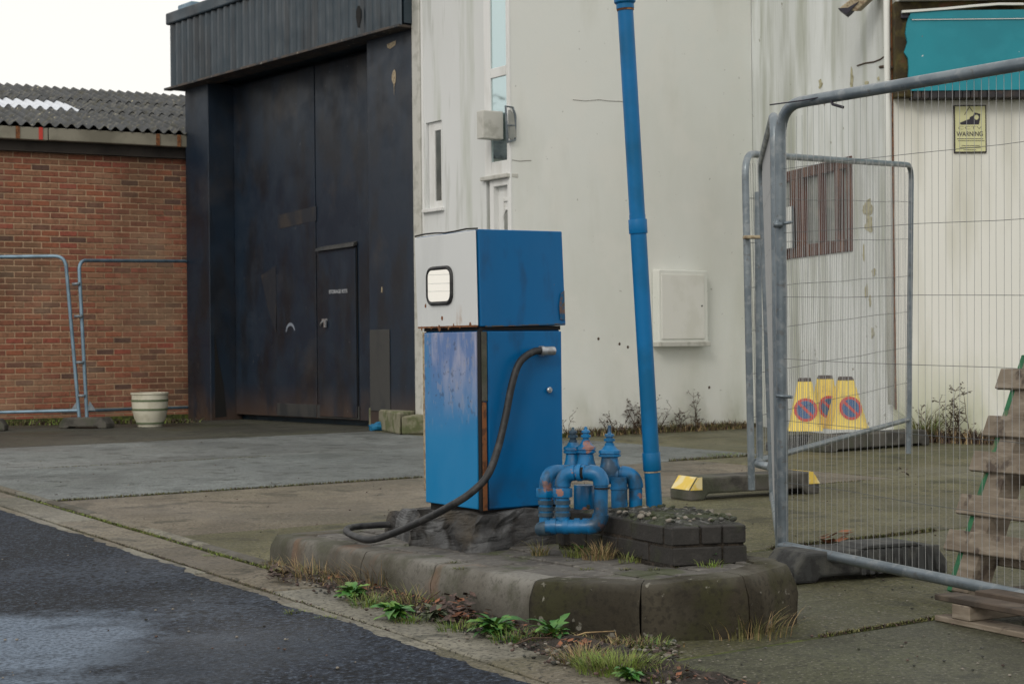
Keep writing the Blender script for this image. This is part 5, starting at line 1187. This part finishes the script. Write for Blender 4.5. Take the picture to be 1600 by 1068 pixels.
tuft(600, 920, 0, 260, .15, .2, (gd, go, 'stem_brown'), 'tall dry straw coloured grass against the kerb near the first green weed')
tuft(650, 950, 0, 170, .11, .14, (go, gg, gd), 'olive grass against the kerb beside the second green weed')
tuft(338, 870, .0, 130, .028, .055, (gg,), 'small bright green tuft in the edging kerb joint', bendr=(.4, 1.2))
tuft(465, 957, .0, 90, .022, .045, (gg, go), 'tiny green tuft at the asphalt edge, left one of two', bendr=(.4, 1.2))
tuft(508, 967, .0, 90, .022, .04, (gg, go), 'tiny green tuft at the asphalt edge, right one of two', bendr=(.4, 1.2))
tuft(905, 1035, 0, 220, .075, .08, (gd, go), 'dry pale grass clump in front of the island corner')
tuft(965, 1050, 0, 520, .08, .12, (gg, gg, go), 'bright green grass clump near the bottom edge')
tuft(1035, 1060, 0, 170, .05, .12, (go, gg), 'low olive grass spreading right of the bright clump')
tuft(1165, 992, 0, 260, .11, .15, (go, gd), 'wispy dry grass under the right end of the island')
tuft(1120, 990, 0, 60, .07, .08, (gg, go), 'small green tuft left of the wispy dry grass')
tuft(845, 866, itop((.1, 0)), 90, .075, .035, (go, gd), 'olive grass growing between the plinth and the pipes')
tuft(900, 868, itop((.2, 0)), 110, .055, .05, (go, gg), 'green grass growing under the pipes')
tuft(935, 872, itop((.3, 0)), 150, .085, .06, (gd, go), 'dry grass growing at the left end of the brick chamber')
tuft(985, 876, itop((.4, 0)), 60, .05, .05, (go, gg), 'thin grass at the base of the chamber bricks')
tuft(1112, 884, itop((.7, 0)), 60, .035, .05, (gg, go), 'short green grass before the right corner of the chamber')
tuft(428, 885, 0, 60, .06, .05, (go, gd), 'small tuft at the left end of the island')
tuft(1135, 711, 0, 160, .035, .2, (gg, go), 'low green strip of grass in the yard joint before the wall', bendr=(.4, 1.2))
tuft(1445, 690, 0, 120, .45, .12, (go, gg), 'tall thin green weeds against the right wall', w=.01)
tuft(1395, 845, 0, 60, .02, .15, (gg, go), 'tiny green growth in the joint left of the pallets', bendr=(.4, 1.2))
for i in range(16):
    q_ = G(R.uniform(700, 1130), R.uniform(872, 902), .17)
    if q_.y > 5.75: tuft(px_of(q_)[0], px_of(q_)[1], itop(q_) - .002, 40, .014, .03, ('moss', go), 'tiny mossy growth in the joints of the island paving', grp='mossy growth between the island pavers', bendr=(.5, 1.4), name='moss_tuft', cat='moss')
for (px, py, h_, lb) in ((575, 948, .07, 'thin green grass between the first and second leafy weeds'), (715, 985, .05, 'short green grass by the dead leaves'), (800, 1003, .06, 'green grass growing right of the spreading weed'), (835, 1004, .05, 'small green grass at the foot of the kerb joint'), (640, 972, .045, 'low green grass around the second leafy weed'), (930, 1042, .06, 'green grass between the dry clump and the bright clump'), (1010, 1012, .05, 'thin grass on the soil before the dark kerb')):
    tuft(px, py, 0, 150, h_, .07, (gg, go, 'leaf_green'), lb)
# moss and dry litter along wall feet: masses nobody could count
def mass(name, label, pts, n, h, w, ms, spread, kind='stuff', zf=lambda x, y: 0):
    b_ = MB()
    for i in range(n):
        k = R.randrange(len(pts) - 1); p = pts[k].lerp(pts[k + 1], R.random()) + Vector((R.gauss(0, spread), R.gauss(0, spread * .6), 0)); p.z = zf(p.x, p.y)
        a = R.uniform(0, 6.28); b_.m = R.randrange(len(ms)); blade(b_, p, Vector((math.cos(a), math.sin(a), 0)), h * R.uniform(.3, 1.3), w * R.uniform(.6, 1.4), R.uniform(.3, 1.4))
    o_ = b_.build(name, list(ms), kind=kind); o_['label'] = label; return o_
mass('wall_foot_grass', 'low brown and green growth along the foot of the cream wall', [g2(885, 682), g2(1165, 668)], 2200, .1, .012, (gd, 'stem_brown', go, 'litter_dark'), .1)
mass('wall_foot_grass', 'dark mossy growth along the foot of the brick wall', [g2(0, 664), g2(285, 660)], 2200, .07, .014, (go, 'litter_dark', 'stem_brown', gg), .12)
mass('wall_foot_grass', 'brown litter along the foot of the right hand wall', [g2(1440, 690), g2(1600, 694)], 1400, .14, .012, (gd, 'stem_brown', 'litter_dark'), .1)
mass('kerb_litter', 'thin dry growth and litter along the island kerb', [g2(432, 886), g2(560, 925), g2(700, 965), g2(835, 1000), g2(1010, 1012)], 1800, .035, .006, (gd, go, 'litter_dark', 'stem_brown'), .035)
def along(n, s0_, s1_): return [yard_pt(n, s0_ + (s1_ - s0_) * k / 6) for k in range(7)]
def s_of(px, py): q = g2(px, py); return q.dot(B2)
for (n, a_, e_, cnt, hh) in ((10.2, s_of(60, 785), s_of(655, 745), 2200, .018), (10.2, s_of(1040, 720), s_of(1165, 712), 500, .03), (5.53, s_of(1170, 853), s_of(1490, 832), 1600, .02), (3.78, s_of(1250, 988), s_of(1600, 960), 1500, .012), (13.15, s_of(60, 731), s_of(420, 712), 500, .01), (7.85, s_of(1275, 758), s_of(1390, 752), 200, .01)):
    mass('joint_growth', 'fine moss and grass growing in a concrete joint', along(n, a_, e_), cnt, hh, .006, ('moss', go, 'litter_dark'), .008)
mass('joint_growth', 'moss growing in the groove of the edging kerb', [v2(K(2.71, t)) for t in (-11, -9.6, -8.9, -8.2, -7.2, -6.4)], 1500, .014, .006, ('moss', gg, go), .006)
mass('joint_growth', 'thin moss in the crack of the gutter slabs', [v2(K(2.457, t)) for t in (-9, -8, -7, -6, -5)], 500, .008, .005, ('moss', 'litter_dark'), .005)
# soil bank with uneven top along the kerb foot
b = MB(); line = [K(2.77, t) for t in [-6.5 + .06 * i for i in range(60)]]
vs_ = []; m2 = 6
for i, c in enumerate(line):
    for j in range(m2 + 1):
        w = j / m2; n = 2.66 + .19 * w + .02 * noise.noise(Vector((i * .4, j, 0))); p = K(n, -6.5 + .06 * i)
        vs_.append((p[0], p[1], .003 + max(0, .022 * w + .016 * noise.noise(Vector((p[0] * 14, p[1] * 14, 0))))*(1 if 0 < j else 0)))
b.add(vs_, [(i * (m2 + 1) + j, i * (m2 + 1) + j + 1, (i + 1) * (m2 + 1) + j + 1, (i + 1) * (m2 + 1) + j) for i in range(len(line) - 1) for j in range(m2)], True)
o = b.build('soil_bank', 'soil', kind='structure')
b = MB()
for i in range(900):
    t = R.uniform(-6.3, -3.4); n = R.gauss(2.74, .07); 
    if n > 2.83: continue
    p = K(n, t); s_ = R.uniform(.003, .010); b.m = R.choice([0, 1, 1, 2]); b.lathe([(s_ * .5, -s_ * .4), (s_, 0), (s_ * .55, s_ * .5)], 6, (p[0], p[1], .012), Vector((R.uniform(-.5, .5), R.uniform(-.5, .5), 1)))
for i in range(500):
    a = G(R.uniform(860, 1060), R.uniform(1004, 1040)); s_ = R.uniform(.003, .012); b.m = R.choice([0, 1, 2]); b.lathe([(s_ * .5, -s_ * .4), (s_, 0), (s_ * .55, s_ * .5)], 6, (a.x, a.y, .006), Vector((R.uniform(-.5, .5), R.uniform(-.5, .5), 1)))
for i in range(700):
    a = G(R.uniform(0, 1600), R.uniform(690, 1060)); 
    if a.x * NK.x + a.y * NK.y < 2.9 and R.random() < .6: continue
    s_ = R.uniform(.002, .007); b.m = R.choice([0, 1, 2]); b.lathe([(s_ * .5, -s_ * .4), (s_, 0), (s_ * .55, s_ * .5)], 5, (a.x, a.y, .003))
o = b.build('gravel', ['pebble', 'litter_dark', 'rubble'], kind='stuff')
# dead leaves
b = MB()
def dead_leaf(b_, p, s_):
    a = R.uniform(0, 6.28); d = Vector((math.cos(a), math.sin(a), R.uniform(-.2, .4))) * s_; e = Vector((-math.sin(a), math.cos(a), R.uniform(-.2, .5))) * s_ * .6
    b_.add([p - d, p - e * .9 + zdir * s_ * .2, p + d + zdir * s_ * .4, p + e + zdir * s_ * .15, p + zdir * s_ * .05], [(0, 1, 4), (1, 2, 4), (2, 3, 4), (3, 0, 4)])
for i in range(420):
    t = R.uniform(-6.4, -3.3); p = K(R.gauss(2.79, .03), t); b.m = R.choice([0, 1, 1]); dead_leaf(b, Vector((p[0], p[1], .025)), R.uniform(.006, .016))
for i in range(90):
    p = G(R.gauss(715, 14), R.gauss(972, 6)); b.m = R.choice([0, 1, 1]); dead_leaf(b, Vector((p.x, p.y, R.uniform(.02, .08))), R.uniform(.012, .026))
for i in range(60):
    p = G(R.gauss(445, 12), R.gauss(906, 5)); b.m = 1; dead_leaf(b, Vector((p.x, p.y, R.uniform(.015, .04))), R.uniform(.012, .024))
o = b.build('leaf_litter', ['leaf_dead', 'litter_dark'], kind='stuff')
for (px, py, s_, m_, lb) in ((1303, 852, .04, 'leaf_dead', 'orange brown dead leaf at the foot of the near post'), (1411, 745, .02, 'litter_dark', 'dark clod on the concrete before the wall')):
    p = G(px, py); b = MB(); 
    for k in range(9): dead_leaf(b, Vector((p.x + R.gauss(0, .025), p.y + R.gauss(0, .02), .012 + .006 * k)), s_)
    o = b.build('fallen_leaf', m_); origin_to_base(o); tag(o, lb, 'leaf')
# broad-leaved weeds, leaves one by one
leafm = {}
def leaf_mesh(m_, k):
    if m_ == 'leaf_green' and k == 1: m_ = 'leaf_bright'
    key = (m_, k)
    if key in leafm: return leafm[key]
    b_ = MB(); n = 6; vs_ = []
    for i in range(n + 1):
        f = i / n; w_ = math.sin(math.pi * min(f * .95 + .05, 1)) ** .7 * (.15 + .03 * k) * (1 + .4 * math.sin(f * 23 + k * 2)) if i < n else 0
        z = .42 * f - .5 * f * f * (1 + .2 * k); y = f
        vs_ += [(-w_, y, z + .12 * w_ * 2), (0, y, z), (w_, y, z + .12 * w_ * 2)]
    fs = []
    for i in range(n): a = i * 3; fs += [(a, a + 1, a + 4, a + 3), (a + 1, a + 2, a + 5, a + 4)]
    b_.add(vs_, fs, True); o_ = b_.build('leaf', m_); leafm[key] = o_.data; bpy.data.objects.remove(o_); return leafm[key]
def weed(px, py, z, n, size, m_, label, hgt=.5, name='leafy_weed'):
    c = G(px, py, z); r_ = thing(name, (c.x, c.y, z), label, 'weed', 'broad leaved weeds along the island')
    stm = MB()
    n = int(n * 2.6); size *= .8
    for i in range(n):
        a = i * 2.4 + R.uniform(-.3, .3); el = R.uniform(0, hgt); L_ = size * R.choice([.35, .5, .7, .9, 1.15]) * R.uniform(.85, 1.15)
        p = Vector((math.cos(a) * size * .2 * R.random(), math.sin(a) * size * .2 * R.random(), R.uniform(.0, size * .5)))
        o_ = bpy.data.objects.new('leaf', leaf_mesh(m_, i % 3)); COL.objects.link(o_); o_.parent = r_; o_.location = p
        o_.rotation_euler = (el, R.uniform(-.35, .35), a - math.pi / 2); o_.scale = (L_ * R.uniform(.8, 1.15), L_, L_)
        stm.tube([Vector((0, 0, 0)), p + Vector((0, 0, .002))], .0018, 4)
    stm.build('stem', 'leaf_green', r_, local=True)
    return r_
weed(552, 935, .005, 34, .075, 'leaf_green', 'glossy dark green weed, first from the left along the kerb', .9)
weed(618, 966, .005, 36, .09, 'leaf_green', 'bright green leafy weed, second from the left along the kerb', .7)
weed(680, 968, .005, 40, .06, 'leaf_grey', 'pale grey green feathery weed between two leafy green weeds', 1.0)
weed(772, 992, .005, 40, .095, 'leaf_green', 'large spreading green weed near the big kerb joint', .7)
weed(865, 998, .005, 16, .09, 'leaf_green', 'sparse green weed with long leaves right of the kerb joint', .8)
weed(1110, 878, itop((.7, 0)), 16, .045, 'leaf_green', 'small green weed at the chamber corner on the island', .7)
weed(905, 862, itop((.2, 0)), 18, .045, 'leaf_green', 'small green weed under the blue pipes', .8)
weed(985, 1062, .005, 22, .06, 'leaf_green', 'low green weed cut by the bottom photo edge', .6)
# dry twiggy weeds at the wall
def twigs(px, py, n, h, spread, label, m_='stem_brown', r_=.005, lean=None, n2=9):
    c = G(px, py); b_ = MB()
    for i in range(n):
        a = R.uniform(0, 6.28) if lean is None else lean + R.uniform(-.5, .5); tilt = R.uniform(.1, .6) if lean is None else R.uniform(.45, .6)
        hh = h * R.uniform(.5, 1); p0 = Vector((c.x + R.gauss(0, spread), c.y + R.gauss(0, .03), 0)); d = Vector((math.cos(a) * tilt, math.sin(a) * tilt * .4, 1)).normalized()
        pts = [p0 + d * hh * k / 5 + Vector((R.gauss(0, .008), 0, 0)) for k in range(6)]; b_.m = 0; b_.tube(pts, [r_ * (1 - k / 7) for k in range(6)], 5)
        for k in range(n2):
            q = pts[R.randrange(1, 6)]; e = q + Vector((R.uniform(-.07, .07), R.uniform(-.05, .05), R.uniform(0, .07))); b_.tube([q, e], r_ * .45, 4); b_.m = R.choice([0, 1])
            for z in range(3): dead_leaf(b_, e + Vector((R.gauss(0, .012), R.gauss(0, .012), R.gauss(0, .012))), R.uniform(.008, .02))
            b_.m = 0
    o_ = b_.build('dry_weed', [m_, 'litter_dark']); origin_to_base(o_); tag(o_, label, 'weed', 'dry weeds at the wall foot'); return o_
twigs(1000, 676, 2, .62, .02, 'longest dry twig leaning left against the cream wall', lean=math.pi)
twigs(995, 676, 9, .35, .12, 'dense brown dry weed against the wall beside the vent pole', n2=14)
twigs(1030, 674, 2, .42, .04, 'thin bare twig leaning right just beyond the vent pole', lean=.2, n2=4)
twigs(1062, 673, 4, .26, .06, 'low dry twigs under the meter box')
twigs(1092, 671, 3, .4, .03, 'upright feathery dry stalk right of the meter box', n2=12)
twigs(960, 679, 4, .2, .03, 'short dry stalks behind the right hand valve')
twigs(886, 683, 2, .3, .02, 'small dry twig beside the pump edge', n2=4)
twigs(1500, 690, 7, .5, .14, 'spreading dry bush against the right hand wall', n2=14, r_=.006)
twigs(1455, 690, 4, .4, .1, 'thin dry stalks beside the end of the foot block')
# twigs lying by the kerb
for i, (a0, a1, lb) in enumerate((((655, 955), (700, 915), 'thin dark twig leaning on the kerb face'), ((800, 1008), (860, 992), 'bent dry twig lying before the kerb joint'), ((870, 1002), (960, 985), 'pale dry stalk lying under the dark kerb'))):
    p, q = G(*a0, .01), G(*a1, 0); q = Vector((p.x + (q.x - p.x), p.y + .02, p.z + (.07 if i == 0 else .02))) if i != 2 else P(960, 985, p.y + .02)
    b = MB(); b.tube([p, p.lerp(q, .5) + zdir * .012, q], [.003, .0028, .0015], 5); o = b.build('twig', 'stem_brown' if i < 2 else 'grass_dry'); origin_to_base(o); tag(o, lb, 'twig')

# ------------------------------------------------------------------ trees over to the left, out of the frame, seen in the window glass
for i, (x, y, h) in enumerate(((-46, 37.5, 11), (-52, 43, 13), (-58, 52, 12), (-41, 37, 9.5), (-64, 48, 11))):
    r_ = thing('broadleaf_tree', (x, y, 0), ['broad green tree nearest the road, left of the yard', 'tallest broad tree of the row left of the yard', 'rearmost broad tree of the row left of the yard', 'smallest low tree at the near end of the row', 'round tree at the near left end of the row'][i], 'tree', 'trees left of the yard')
    part('trunk', 'stem_brown', r_, lambda b_: b_.tube([Vector((x, y, -.1)), Vector((x + .2, y, h * .3)), Vector((x, y + .2, h * .7))], [.28, .2, .08], 8))
    b = MB()
    for k in range(1500):
        d = Vector((R.gauss(0, 1), R.gauss(0, 1), R.gauss(0, 1))).normalized(); q = 3.4 * R.uniform(.55, 1) * (1 + .35 * noise.noise(d * 2 + Vector((i * 7, 0, 0))))
        p = Vector((x, y, h * .62)) + Vector((d.x * q, d.y * q, d.z * q * h / 9)); dead_leaf(b, p, R.uniform(.18, .4))
    b.build('crown', 'far_foliage', r_)
